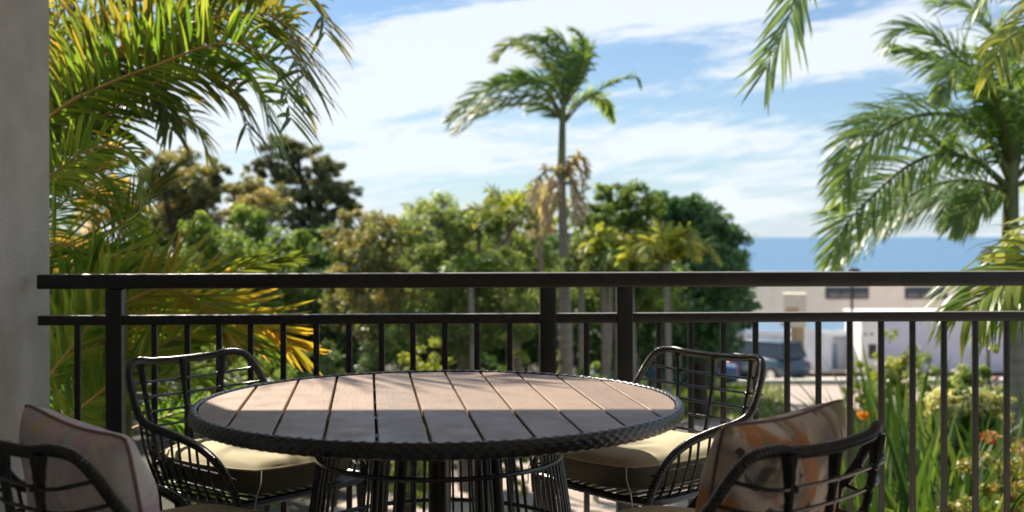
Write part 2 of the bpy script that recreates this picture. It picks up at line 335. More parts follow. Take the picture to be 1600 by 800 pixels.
def frond(name, ctrl, leaf, wid, n=46, parent=None, lm='areca', rm='rachis', droop=.10, ang=(62, 22), roll=25, tint=(.2, .6), tipgold=0.0,
          r0=.012, wind=(0, 0, 0), s0=.12, lift=.25, jit=.12, K=6, prof=.45, endw=0.35, label=None):
    C = catmull(ctrl, 60); T = np.gradient(C, axis=0); T /= np.linalg.norm(T, axis=1)[:, None]
    Z = np.array([0, 0, 1.0]); S = np.cross(T, Z); ln = np.linalg.norm(S, axis=1)
    S = S / (ln[:, None] + 1e-9)
    for i in range(1, 60):
        if ln[i] < .25 or S[i].dot(S[i - 1]) < 0:
            a = S[i - 1] - T[i] * S[i - 1].dot(T[i]); S[i] = a / np.linalg.norm(a)
    U = np.cross(S, T); ra = math.radians(roll)
    S2 = S * math.cos(ra) + U * math.sin(ra); U2 = -S * math.sin(ra) + U * math.cos(ra)
    s = np.concatenate([np.linspace(s0, 1, n), np.linspace(s0 + .008, 1, n)]) + rng.normal(0, .004, 2 * n); s = np.clip(s, 0, 1)
    side = np.concatenate([np.ones(n), -np.ones(n)]); idx = s * 59
    def itp(A): return np.stack([np.interp(idx, np.arange(60), A[:, k]) for k in range(3)], 1)
    p = itp(C); t_, s_, u_ = itp(T), itp(S2), itp(U2)
    q = (s - s0) / (1 - s0); q = np.clip(q, 0, 1)
    a = np.radians(ang[0] + (ang[1] - ang[0]) * q ** 1.2 + rng.normal(0, 60 * jit, 2 * n))
    d = t_ * np.cos(a)[:, None] + s_ * (side * np.sin(a))[:, None] + u_ * (lift * np.sin(a) + rng.normal(0, jit, 2 * n))[:, None]
    d /= np.linalg.norm(d, axis=1)[:, None]
    ll = leaf * (np.sin(PI * (0.12 + 0.70 * q)) ** prof) * (1 - endw * q ** 3) * (1 + rng.normal(0, .09, 2 * n)) / .95
    V = np.zeros((2 * n, 2 * K, 3)); wprof = np.interp(np.linspace(0, 1, K), [0, .12, .45, .8, 1], [.35, .8, 1, .6, .04])
    side_n = u_ + rng.normal(0, .25, (2 * n, 3))
    tint_v = np.zeros((2 * n, 2 * K)); base = rng.uniform(tint[0], tint[1], 2 * n)
    dr = droop * rng.uniform(.6, 1.4, 2 * n)
    for k in range(K):
        wv = np.cross(d, side_n); wv /= np.linalg.norm(wv, axis=1)[:, None] + 1e-9
        V[:, 2 * k] = p - wv * (wid / 2 * wprof[k]); V[:, 2 * k + 1] = p + wv * (wid / 2 * wprof[k])
        tint_v[:, 2 * k] = tint_v[:, 2 * k + 1] = np.clip(base + tipgold * (k / (K - 1)) ** 2.0, 0, 1)
        p = p + d * (ll / (K - 1))[:, None]
        d = d + (np.array([0, 0, -1.0]) + np.array(wind))[None] * dr[:, None] * (1 + k * .5); d /= np.linalg.norm(d, axis=1)[:, None]
    tb = MB(); tb.tube(C[::3], np.linspace(r0, r0 * .18, 20), 5, cap=False)
    if parent is not None:
        off = np.array(parent.location); V = V - off; tv = np.array(tb.v) - off
    else: tv = np.array(tb.v)
    o = quads_mesh(name, V, tint_v, [L[lm] if isinstance(lm, str) else lm, M[rm]], parent, tube=(tv, tb.f), strip=K)
    if label: o['label'] = label
    return o
def pf(pts, Y, dY=0.0):
    """pixel control points at depth Y, the depth drifting by dY along the frond"""
    k = len(pts) - 1
    return [at(p[0], p[1], (p[2] if len(p) > 2 else Y + dY * i / k)) for i, p in enumerate(pts)]

def leaf_cloud(blobs, n_per, size, asp, spread=.45, up=.3, tint_bias=.5, seed=0, flat=1.0):
    """blobs: (centre, rx, ry, rz) ; returns quads and tints, leaves grouped in small clumps over each blob"""
    g = np.random.default_rng(seed + 11); VV = []; TT = []
    for (c, rx, ry, rz) in blobs:
        c = np.array(c); vol = (rx * ry * rz) ** (2 / 3)
        nl = max(60, int(n_per * vol * 4.2)); nc = max(10, int(nl / 60))
        u = g.normal(size=(nc, 3)); u /= np.linalg.norm(u, axis=1)[:, None]
        rad = g.uniform(.2, 1.0, nc) ** .55 * (1 + g.normal(0, .10, nc))
        cc = u * rad[:, None] * np.array([rx, ry, rz])
        k = g.integers(0, nc, nl); cs = g.uniform(.7, 1.3, nc)[k] * spread * .60 * min(rx, rz * 1.2)
        o = g.normal(size=(nl, 3)); o *= (cs / (np.linalg.norm(o, axis=1) + .3))[:, None] * g.uniform(.5, 1.1, nl)[:, None]
        p = c + cc[k] + o * np.array([1, 1, .75])
        nrm = g.normal(size=(nl, 3)) * .8 + o / (cs[:, None] + 1e-9) * .6 + u[k] * .4 + np.array([0, 0, up]); nrm /= np.linalg.norm(nrm, axis=1)[:, None]
        a = np.cross(nrm, g.normal(size=(nl, 3))); a /= np.linalg.norm(a, axis=1)[:, None] + 1e-9; b = np.cross(nrm, a)
        L_ = size * g.uniform(.6, 1.3, nl)[:, None]; W_ = L_ * asp
        V = np.stack([p - a * L_ * .5, p + b * W_ * .5 - a * L_ * .05, p + a * L_ * .5 - nrm * L_ * .12, p - b * W_ * .5 - a * L_ * .05], 1)
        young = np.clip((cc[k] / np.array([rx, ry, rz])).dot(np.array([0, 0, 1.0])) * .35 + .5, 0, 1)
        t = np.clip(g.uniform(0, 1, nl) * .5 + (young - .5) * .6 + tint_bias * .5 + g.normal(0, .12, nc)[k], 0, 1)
        VV.append(V); TT.append(t)
    return np.concatenate(VV), np.concatenate(TT)

def tree(name, label, cat, Y, blobs, lm, bark='bark', size=.11, asp=.42, dens=1500, trunk_px=None, tr=.12, group=None, tint=.5, depth=.8, seed=1, up=.3, limbs=True, spread=.6):
    """blobs in photo pixels (px, py, rx[, ry]); one trunk from the ground, a limb into every blob"""
    B = []; g = random.Random(seed)
    for b in blobs:
        rx = b[2] / FPX * Y; rz = (b[3] if len(b) > 3 else b[2] * .85) / FPX * Y
        yy = Y + g.uniform(-depth, depth)
        B.append((at(b[0], b[1], yy), rx, max(rx, rz), rz))
    tx = trunk_px if trunk_px is not None else sum(b[0] for b in blobs) / len(blobs)
    base = at(tx, 500, Y); base.z = ground_z(Y)
    t = thing(name, label, cat, base, 0, group)
    top = max(b[0].z for b in B); low = min(b[0].z for b in B)
    mb = MB(); H = top - base.z
    fork = Vector((0, 0, max(.25 * H, (low - base.z) * .75)))
    pts = [Vector((0, 0, -.1)), Vector((g.uniform(-.08, .08), 0, fork.z * .5)), fork]
    mb.tube(catmull(pts, 8), np.linspace(tr * 1.15, tr * .75, 8), 8)
    if limbs:
        for b in B:
            e = b[0] - base; mid = fork.lerp(e, .5) + Vector((g.uniform(-.2, .2), g.uniform(-.2, .2), .12 * (e - fork).length))
            mb.tube(catmull([fork - Vector((0, 0, .1)), mid, e], 8), np.linspace(tr * .55, tr * .12, 8), 6)
            for q in range(3):
                e2 = e + Vector((g.uniform(-1, 1) * b[1], g.uniform(-1, 1) * b[2], g.uniform(-.4, 1) * b[3])) * .8
                mb.tube(catmull([mid.lerp(e, .5), e.lerp(e2, .5) + Vector((0, 0, .05)), e2], 5), np.linspace(tr * .2, tr * .05, 5), 4)
    mb.build('trunk', M[bark], t)
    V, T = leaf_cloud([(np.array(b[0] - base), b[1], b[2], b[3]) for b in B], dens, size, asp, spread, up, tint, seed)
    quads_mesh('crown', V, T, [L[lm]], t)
    return t
def shrub(name, label, cat, pos, rx, rz, lm, size=.08, asp=.4, dens=1600, group=None, seed=1, tint=.5, extra=None, up=.3):
    t = thing(name, label, cat, pos, 0, group); g = random.Random(seed)
    bl = [((g.uniform(-.35, .35) * rx, g.uniform(-.4, .4) * rx, rz * g.uniform(.75, 1.0)), rx * .7, rx * .7, rz * .75) for _ in range(4)]
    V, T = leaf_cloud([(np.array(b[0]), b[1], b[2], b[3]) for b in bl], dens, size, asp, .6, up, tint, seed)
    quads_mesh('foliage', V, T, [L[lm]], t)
    mb = MB()
    for k in range(5):
        mb.tube([(g.uniform(-.05, .05), g.uniform(-.05, .05), -.05), (g.uniform(-.6, .6) * rx, g.uniform(-.4, .4) * rx, rz * 1.2)], [.02, .006], 5)
    mb.build('stem', M['bark_dark'], t)
    return t

# ================================================================== SETTING: ground, sea
def terrain_mesh():
    mb = MB(); ys = [4.9, 8, 12, 16, 20, 25, 30, 35, 40, 45, 50, 60, 72, 85, 95, 110, 130, 150, 185]; xs = list(range(-260, 261, 20))
    V = [(x, y, ground_z(y) - .02) for y in ys for x in xs]; nx = len(xs)
    F = [(i * nx + j, i * nx + j + 1, (i + 1) * nx + j + 1, (i + 1) * nx + j) for i in range(len(ys) - 1) for j in range(nx - 1)]
    mb.add(V, F); return mb
M['soil'] = mat('mulch_and_soil', (0.045, 0.036, 0.026), .95, bump=.8, bscale=9, col2=(0.075, 0.07, 0.035), vscale=1.2)
M['lawn'] = mat('lawn', (0.07, 0.12, 0.025), .9, bump=.8, bscale=30, col2=(0.13, 0.18, 0.04), vscale=2.5)
M['drive'] = mat('paved_driveway', (0.42, 0.345, 0.295), .85, bump=.3, bscale=12, var=.12, vscale=1.4)
M['asphalt'] = mat('asphalt', (0.075, 0.075, 0.08), .9, bump=.3, bscale=20, var=.15, vscale=1)
M['concrete'] = mat('concrete', (0.60, 0.55, 0.48), .85, bump=.2, bscale=10, var=.08, vscale=2)
o = terrain_mesh().build('ground', M['soil']); tag(o, kind='structure')
mb = MB(); mb.box(-300, -300, -2.2, 300, 4.88, -1.9); o = mb.build('ground_by_house', M['soil']); tag(o, kind='structure')
def seamat():
    m = bpy.data.materials.new('sea'); m.use_nodes = True; t = m.node_tree; b = t.nodes['Principled BSDF']
    b.inputs['Base Color'].default_value = (0.055, 0.175, 0.32, 1); b.inputs['Roughness'].default_value = .32; b.inputs['IOR'].default_value = 1.33
    tcn = t.nodes.new('ShaderNodeTexCoord'); nz = t.nodes.new('ShaderNodeTexNoise'); nz.inputs['Scale'].default_value = .12; nz.inputs['Detail'].default_value = 8
    t.links.new(tcn.outputs['Object'], nz.inputs['Vector']); bp = t.nodes.new('ShaderNodeBump'); bp.inputs['Strength'].default_value = .8; bp.inputs['Distance'].default_value = 1.0
    t.links.new(nz.outputs[0], bp.inputs['Height']); t.links.new(bp.outputs[0], b.inputs['Normal'])
    return m
mb = MB(); mb.add([(-22000, 100, -26), (22000, 100, -26), (22000, 26000, -26), (-22000, 26000, -26)], [(0, 1, 2, 3)])
o = mb.build('sea', seamat()); tag(o, kind='structure')

def sheet(name, pts, m, lift, n=1, kind='structure'):
    """a strip following the terrain; pts = [(xl, xr, Y)...] in photo pixels across and metres away"""
    mb = MB(); V = []
    for (a, b, Y) in pts:
        for s in range(9):
            px = a + (b - a) * s / 8
            V.append(((px - 800) / FPX * Y, Y, ground_z(Y) + lift))
    F = [(i * 9 + j, i * 9 + j + 1, (i + 1) * 9 + j + 1, (i + 1) * 9 + j) for i in range(len(pts) - 1) for j in range(8)]
    mb.add(V, F); o = mb.build(name, m); return tag(o, kind=kind)
sheet('driveway', [(330, 1330, 14.2), (520, 1340, 17), (640, 1345, 20), (900, 1350, 24), (1010, 1352, 28), (1120, 1370, 33), (1160, 1700, 39), (1180, 2000, 44.5)], M['drive'], .012)
sheet('lawn', [(820, 1100, 30.2), (860, 1160, 34), (850, 1190, 38), (840, 1235, 43), (820, 1260, 44.8)], M['lawn'], .004)
sheet('road', [(300, 2600, 46.8), (300, 2600, 50)], M['concrete'], .004)
sheet('forecourt', [(1120, 2200, 50.9), (1120, 2200, 55), (1120, 2200, 61.9)], M['concrete'], .006)
# kerb between drive and road
mb = MB(); mb.bbox(2, 46.0, ground_z(46.2) - .2, 60, 46.5, ground_z(46.2) + .14, .03); o = mb.build('kerb', M['concrete']); tag(o, kind='structure')

# grass tufts on the lawn
g = np.random.default_rng(3); n = 9000
Y = g.uniform(30.3, 44.6, n); px = g.uniform(860, 1225, n); X = (px - 800) / FPX * Y
p = np.stack([X, Y, np.array([ground_z(y) for y in Y])], 1); hh = g.uniform(.05, .14, n); a = g.uniform(0, PI, n)
dx = np.stack([np.cos(a), np.sin(a), np.zeros(n)], 1) * .035; lean = g.normal(0, .03, (n, 3)); lean[:, 2] = 0; upv = np.zeros((n, 3)); upv[:, 2] = hh
V = np.stack([p - dx, p + dx, p + dx * .2 + upv + lean, p - dx * .2 + upv + lean], 1)
o = quads_mesh('grass', V, g.uniform(0, 1, n), [L['grass']]); tag(o, 'short sunlit lawn grass beside the parked cars', 'grass', kind='stuff')

# ================================================================== BALCONY
RY = 4.79; YAW = 0.033
FLOOR_X0, FLOOR_X1 = -2.35, 6.5
mb = MB(); mb.box(FLOOR_X0, -1.6, -.22, FLOOR_X1, 4.70, -.012); slab = mb.build('balcony_floor', M['concrete']); tag(slab, kind='structure')
tmb = MB(); tmb.bbox(.003, .003, 0, .597, .597, .012, .003); t0 = None
for i in range(15):
    for j in range(11 - 1 + 1):
        if t0 is None:
            t0 = tmb.build('tile', M['tile'], slab); tl = t0
        else:
            tl = t0.copy(); COL.objects.link(tl); tl.parent = slab
        tl.location = (FLOOR_X0 + i * .6, -1.905 + j * .6, -.012)
ROOF_Z = 2.98
mb = MB(); mb.box(FLOOR_X0, -1.6, ROOF_Z + .06, FLOOR_X1, 4.98, ROOF_Z + .30); o = mb.build('balcony_ceiling', M['ceil']); tag(o, kind='structure')
mb = MB(); mb.bbox(FLOOR_X0 - .02, 4.99, ROOF_Z, FLOOR_X1 + .02, 5.12, ROOF_Z + .32, .01); o = mb.build('roof_fascia', M['ceil']); tag(o, kind='structure')
mb = MB(); mb.box(FLOOR_X0, -1.8, -.2, FLOOR_X1, -1.62, ROOF_Z + .05); o = mb.build('back_wall', M['ceil']); tag(o, 'rendered house wall behind the table at the back of the balcony', 'wall')
mb = MB(); mb.bbox(-2.30, -1.6, -.21, -2.068, 4.975, ROOF_Z + .055, .008)
o = mb.build('blade_wall', M['wall']); tag(o, 'grey rendered side wall that the black railing ends against', 'wall')

rail = thing('balcony_railing', 'black metal balustrade across the whole balcony with flat top rail and thin balusters', 'railing', (0, RY, 0), YAW)
def rx(px):      # position along the (yawed) railing for a photo column
    u = (px - 800) / FPX; return RY * u / (math.cos(YAW) - u * math.sin(YAW))
X0 = rx(61); X1 = 3.6
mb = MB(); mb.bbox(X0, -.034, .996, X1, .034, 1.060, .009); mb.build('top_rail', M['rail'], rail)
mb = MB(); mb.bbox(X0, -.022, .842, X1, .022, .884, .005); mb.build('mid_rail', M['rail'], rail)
mb = MB(); mb.bbox(X0, -.022, -.075, X1, .022, -.035, .005); mb.build('bottom_rail', M['black'], rail)
pm = MB(); pm.bbox(-.0345, -.0325, -.2, .0345, .0325, .994, .004); p0 = None
for px in (180.5, 855.5, 975):
    if p0 is None: p0 = q = pm.build('post', M['black'], rail)
    else: q = p0.copy(); COL.objects.link(q)
    q.location = (rx(px), 0, 0)
bm_ = MB(); bm_.bbox(-.0125, -.008, -.0345, .0125, .008, .8415, .0025); b0 = None
cols = [121, 241, 292.5, 342, 391.5, 442.5, 494, 545, 596, 645, 695, 745, 796, 916, 1029, 1079, 1129.5, 1180] + [1229.3 + 49.0 * k for k in range(16)]
for px in cols:
    if rx(px) > X1 - .03: continue
    if b0 is None: b0 = q = bm_.build('baluster', M['black'], rail)
    else: q = b0.copy(); COL.objects.link(q)
    q.location = (rx(px), 0, 0)

# ================================================================== TABLE
TC = Vector((-.211, 3.225, 0)); TROT = math.radians(7.4); TZ = .740
table = thing('patio_table', 'round outdoor dining table with slatted timber-look top and black woven edge', 'table', TC, TROT)
R1 = .677; G = .0036; PW = .124
for k in range(11):
    s0 = (k - 5.5) * PW + G; s1 = (k - 4.5) * PW - G
    if k == 0: s0 = -R1
    if k == 10: s1 = R1
    s0c = max(s0, -R1 + .0005); s1c = min(s1, R1 - .0005)
    xs = np.linspace(s0c, s1c, 9 if 0 < k < 10 else 15)
    yt = np.sqrt(np.maximum(R1 ** 2 - xs ** 2, 1e-6))
    top = [(x, y) for x, y in zip(xs, yt)] + [(x, -y) for x, y in zip(xs[::-1], yt[::-1])]
    c = np.mean(np.array(top), 0); m = len(top)
    mb = MB(); ins = [(c[0] + (x - c[0]) * (1 - .0022 / max(.02, abs(x - c[0]) if abs(x - c[0]) > .01 else .06)), y * .9975) for x, y in top]
    z1, z0 = TZ + random.uniform(-.0006, .0006), TZ - .022
    V = [(x, y, z1) for x, y in ins] + [(x, y, z1 - .0022) for x, y in top] + [(x, y, z0) for x, y in top]
    F = [tuple(range(m - 1, -1, -1))] + [(i, (i + 1) % m, m + (i + 1) % m, m + i) for i in range(m)] + [(m + i, m + (i + 1) % m, 2 * m + (i + 1) % m, 2 * m + i) for i in range(m)] + [tuple(2 * m + i for i in range(m))]
    mb.add(V, F); mb.build('plank', M['plank'], table, smooth=False)
# under-frame: ring and cross bars below the planks
mb = MB(); th = np.linspace(0, 2 * PI, 73)[:-1]
mb.tube([(.64 * math.cos(t), .64 * math.sin(t), TZ - .034) for t in th], .010, 6, closed=True)
for yy in (-.42, -.14, .14, .42):
    xx = math.sqrt(.64 ** 2 - yy ** 2); mb.box(-xx, yy - .02, TZ - .044, xx, yy + .02, TZ - .0235)
mb.build('support_frame', M['black'], table)
# woven rim: flat strands passing over and under, built as relief
prof = [(.6785, TZ - .018), (.679, TZ + .001), (.6815, TZ + .004), (.686, TZ + .0055), (.692, TZ + .005), (.697, TZ + .002), (.7005, TZ - .004), (.702, TZ - .012), (.7022, TZ - .019), (.7018, TZ - .026), (.7, TZ - .031), (.697, TZ - .0345), (.691, TZ - .037), (.680, TZ - .038)]
pc = np.array(prof); n_up = 264; sub = 5; nr = n_up * sub
NJ = 43
pp = catmull([(a, 0, b) for a, b in prof], 43)[:, [0, 2]]
tg = np.gradient(pp, axis=0); tg /= np.linalg.norm(tg, axis=1)[:, None]; nrm = np.stack([-tg[:, 1], tg[:, 0]], 1)
nrm *= np.sign((nrm * (pp - np.array([.68, TZ - .025]))).sum(1))[:, None]
ii = np.arange(nr); jj = np.arange(43)
ua = ii / sub; row = jj / 43 * 9
A = np.zeros((nr, 43))
for j in jj:
    r_ = int(row[j]); fr = row[j] - r_
    ph = (ua + (r_ % 2)) * PI
    A[:, j] = (.0008 * np.clip(1.6 * np.sin(ph), -1, 1) + .0010) * (1 - (2 * fr - 1) ** 4) - .0012
TH = 2 * PI * ii / nr
V = np.zeros((nr, 43, 3)); rr = pp[None, :, 0] + nrm[None, :, 0] * A; zz = pp[None, :, 1] + nrm[None, :, 1] * A
V[..., 0] = rr * np.cos(TH)[:, None]; V[..., 1] = rr * np.sin(TH)[:, None]; V[..., 2] = zz
F = [(i * 43 + j, i * 43 + j + 1, ((i + 1) % nr) * 43 + j + 1, ((i + 1) % nr) * 43 + j) for i in range(nr) for j in range(42)]
mb = MB(); mb.add(V.reshape(-1, 3), F); o = mb.build('woven_rim', M['weave'], table, angle=80); o['kind'] = 'stuff'
# base: drum of upright strands, hoops, inner legs
mb = MB()
for (rr_, zz_, q_) in ((.335, .672, .011), (.352, .585, .007), (.385, .36, .007), (.42, .04, .016)):
    mb.tube([(rr_ * math.cos(t), rr_ * math.sin(t), zz_) for t in th], q_, 7, closed=True)
mb.build('hoop', M['rattan'], table)
sp = MB(); sp.tube(catmull([(.335, 0, .675), (.352, 0, .585), (.385, 0, .36), (.42, 0, .04)], 12), .0042, 6); s0_ = None
angs = []
for q in range(8):
    for j in range(7): angs.append(q * PI / 4 + PI / 8 + (j - 3) * .072)
for a in angs:
    if s0_ is None: s0_ = q_ = sp.build('strand', M['rattan'], table)
    else: q_ = s0_.copy(); COL.objects.link(q_)
    q_.rotation_euler = (0, 0, a)
lg = MB(); lg.tube([(.20, 0, .69), (.21, 0, .45), (.25, 0, .01)], [.019, .019, .017], 8); l0 = None
for k in range(4):
    if l0 is None: l0 = q_ = lg.build('leg', M['black'], table)
    else: q_ = l0.copy(); COL.objects.link(q_)
    q_.rotation_euler = (0, 0, k * PI / 2 + .55)
mb = MB(); mb.tube([(0, 0, .69), (0, 0, .02)], .033, 12); mb.build('column', M['weave'], table)

# ================================================================== CHAIRS
def wrap(pts, r, pitch=.0085, amp=.0013, n=8):
    L_ = float(np.sum(np.linalg.norm(np.diff(catmull(pts, 80), axis=0), axis=1))); k = int(L_ / (pitch / 2))
    P = catmull(pts, k); R = np.where(np.arange(k) % 2 == 0, r + amp, r - amp * .6)
    return P, R
def make_chair():
    t = thing('patio_chair', 'x', 'chair')
    half = [(0, -.375, .782), (.13, -.368, .786), (.190, -.352, .794), (.240, -.325, .784), (.264, -.292, .740), (.276, -.250, .675), (.286, -.205, .628), (.298, -.13, .606), (.303, 0, .592), (.303, .12, .570), (.296, .20, .528), (.283, .245, .465), (.268, .262, .40), (.262, .262, .34)]
    full = [(-x, y, z) for x, y, z in half[::-1]] + half[1:]
    P, R = wrap(full, .0126); mb = MB(); mb.tube(P, R, 9); mb.build('rim', M['rattan'], t)
    # the flared tape wrapping where slats join the rim, three bindings
    seat = [(.262, .262, .40), (.27, .0, .40), (.235, -.20, .40), (.15, -.265, .40), (0, -.285, .40), (-.15, -.265, .40), (-.235, -.20, .40), (-.27, 0, .40), (-.262, .262, .40), (0, .285, .40)]
    P = catmull(seat + [seat[0]], 150); mb = MB(); mb.tube(P[:-1], np.where(np.arange(149) % 2 == 0, .013, .0118), 7, closed=True); mb.build('seat_frame', M['rattan'], t)
    for x in (-.155, 0, .155):
        c = catmull([(x * .9, -.272, .40), (x * .97, -.315, .52), (x * 1.03, -.352, .66), (x * 1.12, -.366, .787 - abs(x) * 0)], 26)
        rr = np.interp(np.linspace(0, 1, 26), [0, .75, .93, 1], [.0095, .010, .0155, .020]); rr = rr + np.where(np.arange(26) % 2 == 0, .0007, -.0004)
        mb = MB(); mb.tube(c, rr, 8, flat=.8); mb.build('slat', M['rattan'], t)
    for k, (z, sx, sy) in enumerate([(.735, .264, -.288), (.685, .274, -.256), (.635, .284, -.215), (.575, .286, -.145), (.52, .280, -.10), (.455, .274, -.09)]):
        back_y = -.275 - (z - .40) * .255; zb = z - .012 if k < 3 else z
        c = catmull([(-sx, sy, z), (-sx * .86, (sy + back_y) / 2 - .03, zb), (-.155, back_y - .004, zb - .006), (0, back_y - .012, zb - .008), (.155, back_y - .004, zb - .006), (sx * .86, (sy + back_y) / 2 - .03, zb), (sx, sy, z)], 26)
        mb = MB(); mb.tube(c, .0046, 6)
        for x in (-.155, 0, .155):
            mb.ell((x, back_y - .006, zb - .007), .011, .012, .009, 7, 5)
        mb.build('cross_rod', M['rattan'], t)
    RP = catmull(half, 60)
    for s in (-1, 1):
        for k in range(10):
            yb = .215 - k * .043
            i = int(np.argmin(np.abs(RP[14:, 1] - (yb - .012 - k * .003)) + (RP[14:, 2] < .5) * 0)) + 14
            tp = RP[i]; bx = np.interp(yb, [-.2, 0, .262], [.235, .27, .262])
            mb = MB(); mb.tube(catmull([(s * bx, yb, .398), (s * (bx + tp[0]) / 2 + s * .012, (yb + tp[1]) / 2, (.4 + tp[2]) / 2), (s * tp[0], tp[1], tp[2])], 8), .0046, 6)
            mb.build('arm_spindle', M['rattan'], t)
            cb = MB(); cb.ell((s * (bx + .012), yb, .404), .004, .0035, .007, 6, 4); cb.build('clip', M['steel_clip'], t)
        for z, yy in ((.50, -.06), (.45, -.05)):
            c = catmull([(s * .270, yy - .02, z), (s * .283, .06, z - .004), (s * .276, .2, z - .01), (s * .268, .255, z - .02)], 10)
            mb = MB(); mb.tube(c, .004, 5); mb.build('side_rod', M['rattan'], t)
    mb = MB()
    for k in range(13):
        x = -.24 + k * .04; yb = -.255 + abs(x) * .25; mb.tube([(x, yb, .398), (x, .27, .398)], .009, 5, flat=.5)
    o = mb.build('woven_seat', M['weave'], t); o['kind'] = 'stuff'
    for sx in (-1, 1):
        for (y0, y1) in ((.255, .275), (-.20, -.255)):
            mb = MB(); P, R = wrap([(sx * .255, y0, .40), (sx * .262, (y0 + y1) / 2, .2), (sx * .268, y1, .0)], .0135, .008); mb.tube(P, R, 8); mb.build('leg', M['rattan'], t)
    mb = MB(); mb.tube(catmull([(-.262, .265, .16), (-.262, -.225, .16), (.262, -.225, .16), (.262, .265, .16)][1:3], 4), .009, 6); mb.build('stretcher', M['rattan'], t)
    return t
def squircle(u, p=5.0): return u
def make_cushion():
    t = thing('seat_cushion', 'x', 'seat cushion')
    n = 28; V = []; a, b = .25, .285
    mb = MB()
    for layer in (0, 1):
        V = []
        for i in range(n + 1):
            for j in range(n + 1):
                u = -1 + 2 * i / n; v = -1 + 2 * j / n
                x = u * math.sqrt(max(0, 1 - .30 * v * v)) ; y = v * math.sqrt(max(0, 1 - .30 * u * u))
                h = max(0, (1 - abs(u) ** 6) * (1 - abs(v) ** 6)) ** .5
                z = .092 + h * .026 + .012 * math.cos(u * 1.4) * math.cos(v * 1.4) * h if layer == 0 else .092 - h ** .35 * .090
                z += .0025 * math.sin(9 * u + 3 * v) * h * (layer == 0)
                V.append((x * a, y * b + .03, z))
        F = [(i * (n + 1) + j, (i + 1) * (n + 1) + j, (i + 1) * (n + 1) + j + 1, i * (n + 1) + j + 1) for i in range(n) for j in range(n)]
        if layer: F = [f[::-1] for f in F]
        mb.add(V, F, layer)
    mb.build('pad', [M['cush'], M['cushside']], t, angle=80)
    ring = []
    for k in range(72):
        q = 2 * PI * k / 72; c, s = math.cos(q), math.sin(q); m_ = 1 / max(abs(c), abs(s)); u, v = c * m_, s * m_
        ring.append((u * math.sqrt(1 - .3 * v * v) * a * 1.004, v * math.sqrt(1 - .3 * u * u) * b * 1.004 + .03, .092))
    mb = MB(); mb.tube(ring, .0038, 6, closed=True); mb.build('piping', M['cush'], t)
    for (x, y, sx) in ((.21, -.20, 1), (-.21, -.20, -1), (.20, .29, 1), (-.20, .29, -1)):
        mb = MB(); mb.tube(catmull([(x, y, .092), (x + .02 * sx, y + .02, .06), (x + .04 * sx, y + .022, .02), (x + .045 * sx, y + .02, -.03)], 10), .0022, 5); mb.build('tie', M['piping'], t)
    return t
def pillowmat(name, base, spots, seed):
    m = bpy.data.materials.new(name); m.use_nodes = True; t = m.node_tree; b = t.nodes['Principled BSDF']; b.inputs['Roughness'].default_value = .9
    b.inputs['Specular IOR Level'].default_value = .15; b.inputs['Sheen Weight'].default_value = .2
    tcn = t.nodes.new('ShaderNodeTexCoord'); prev = None
    for i, (c, sc, lo, hi) in enumerate(spots):
        mp = t.nodes.new('ShaderNodeMapping'); t.links.new(tcn.outputs['Object'], mp.inputs[0]); mp.inputs['Location'].default_value = (seed + i * 3.7, i * 1.3, 0); mp.inputs['Scale'].default_value = (1, 1.0, .1)
        mp.inputs['Rotation'].default_value = (0, 0, .5 * i)
        nz = t.nodes.new('ShaderNodeTexNoise'); nz.inputs['Scale'].default_value = sc; nz.inputs['Detail'].default_value = 4; nz.inputs['Distortion'].default_value = 1.4
        t.links.new(mp.outputs[0], nz.inputs['Vector'])
        mr_ = t.nodes.new('ShaderNodeMapRange'); mr_.interpolation_type = 'SMOOTHSTEP'; mr_.inputs[1].default_value = lo; mr_.inputs[2].default_value = hi; t.links.new(nz.outputs[0], mr_.inputs[0])
        mx = t.nodes.new('ShaderNodeMix'); mx.data_type = 'RGBA'; t.links.new(mr_.outputs[0], mx.inputs[0])
        if prev is None: mx.inputs[6].default_value = (*base, 1)
        else: t.links.new(prev, mx.inputs[6])
        mx.inputs[7].default_value = (*c, 1); prev = mx.outputs[2]
    t.links.new(prev, b.inputs['Base Color'])
    nb = t.nodes.new('ShaderNodeTexNoise'); nb.inputs['Scale'].default_value = 18; bp = t.nodes.new('ShaderNodeBump'); bp.inputs['Strength'].default_value = .5; bp.inputs['Distance'].default_value = .01
    t.links.new(tcn.outputs['Object'], nb.inputs['Vector']); t.links.new(nb.outputs[0], bp.inputs['Height']); t.links.new(bp.outputs[0], b.inputs['Normal'])
    return m
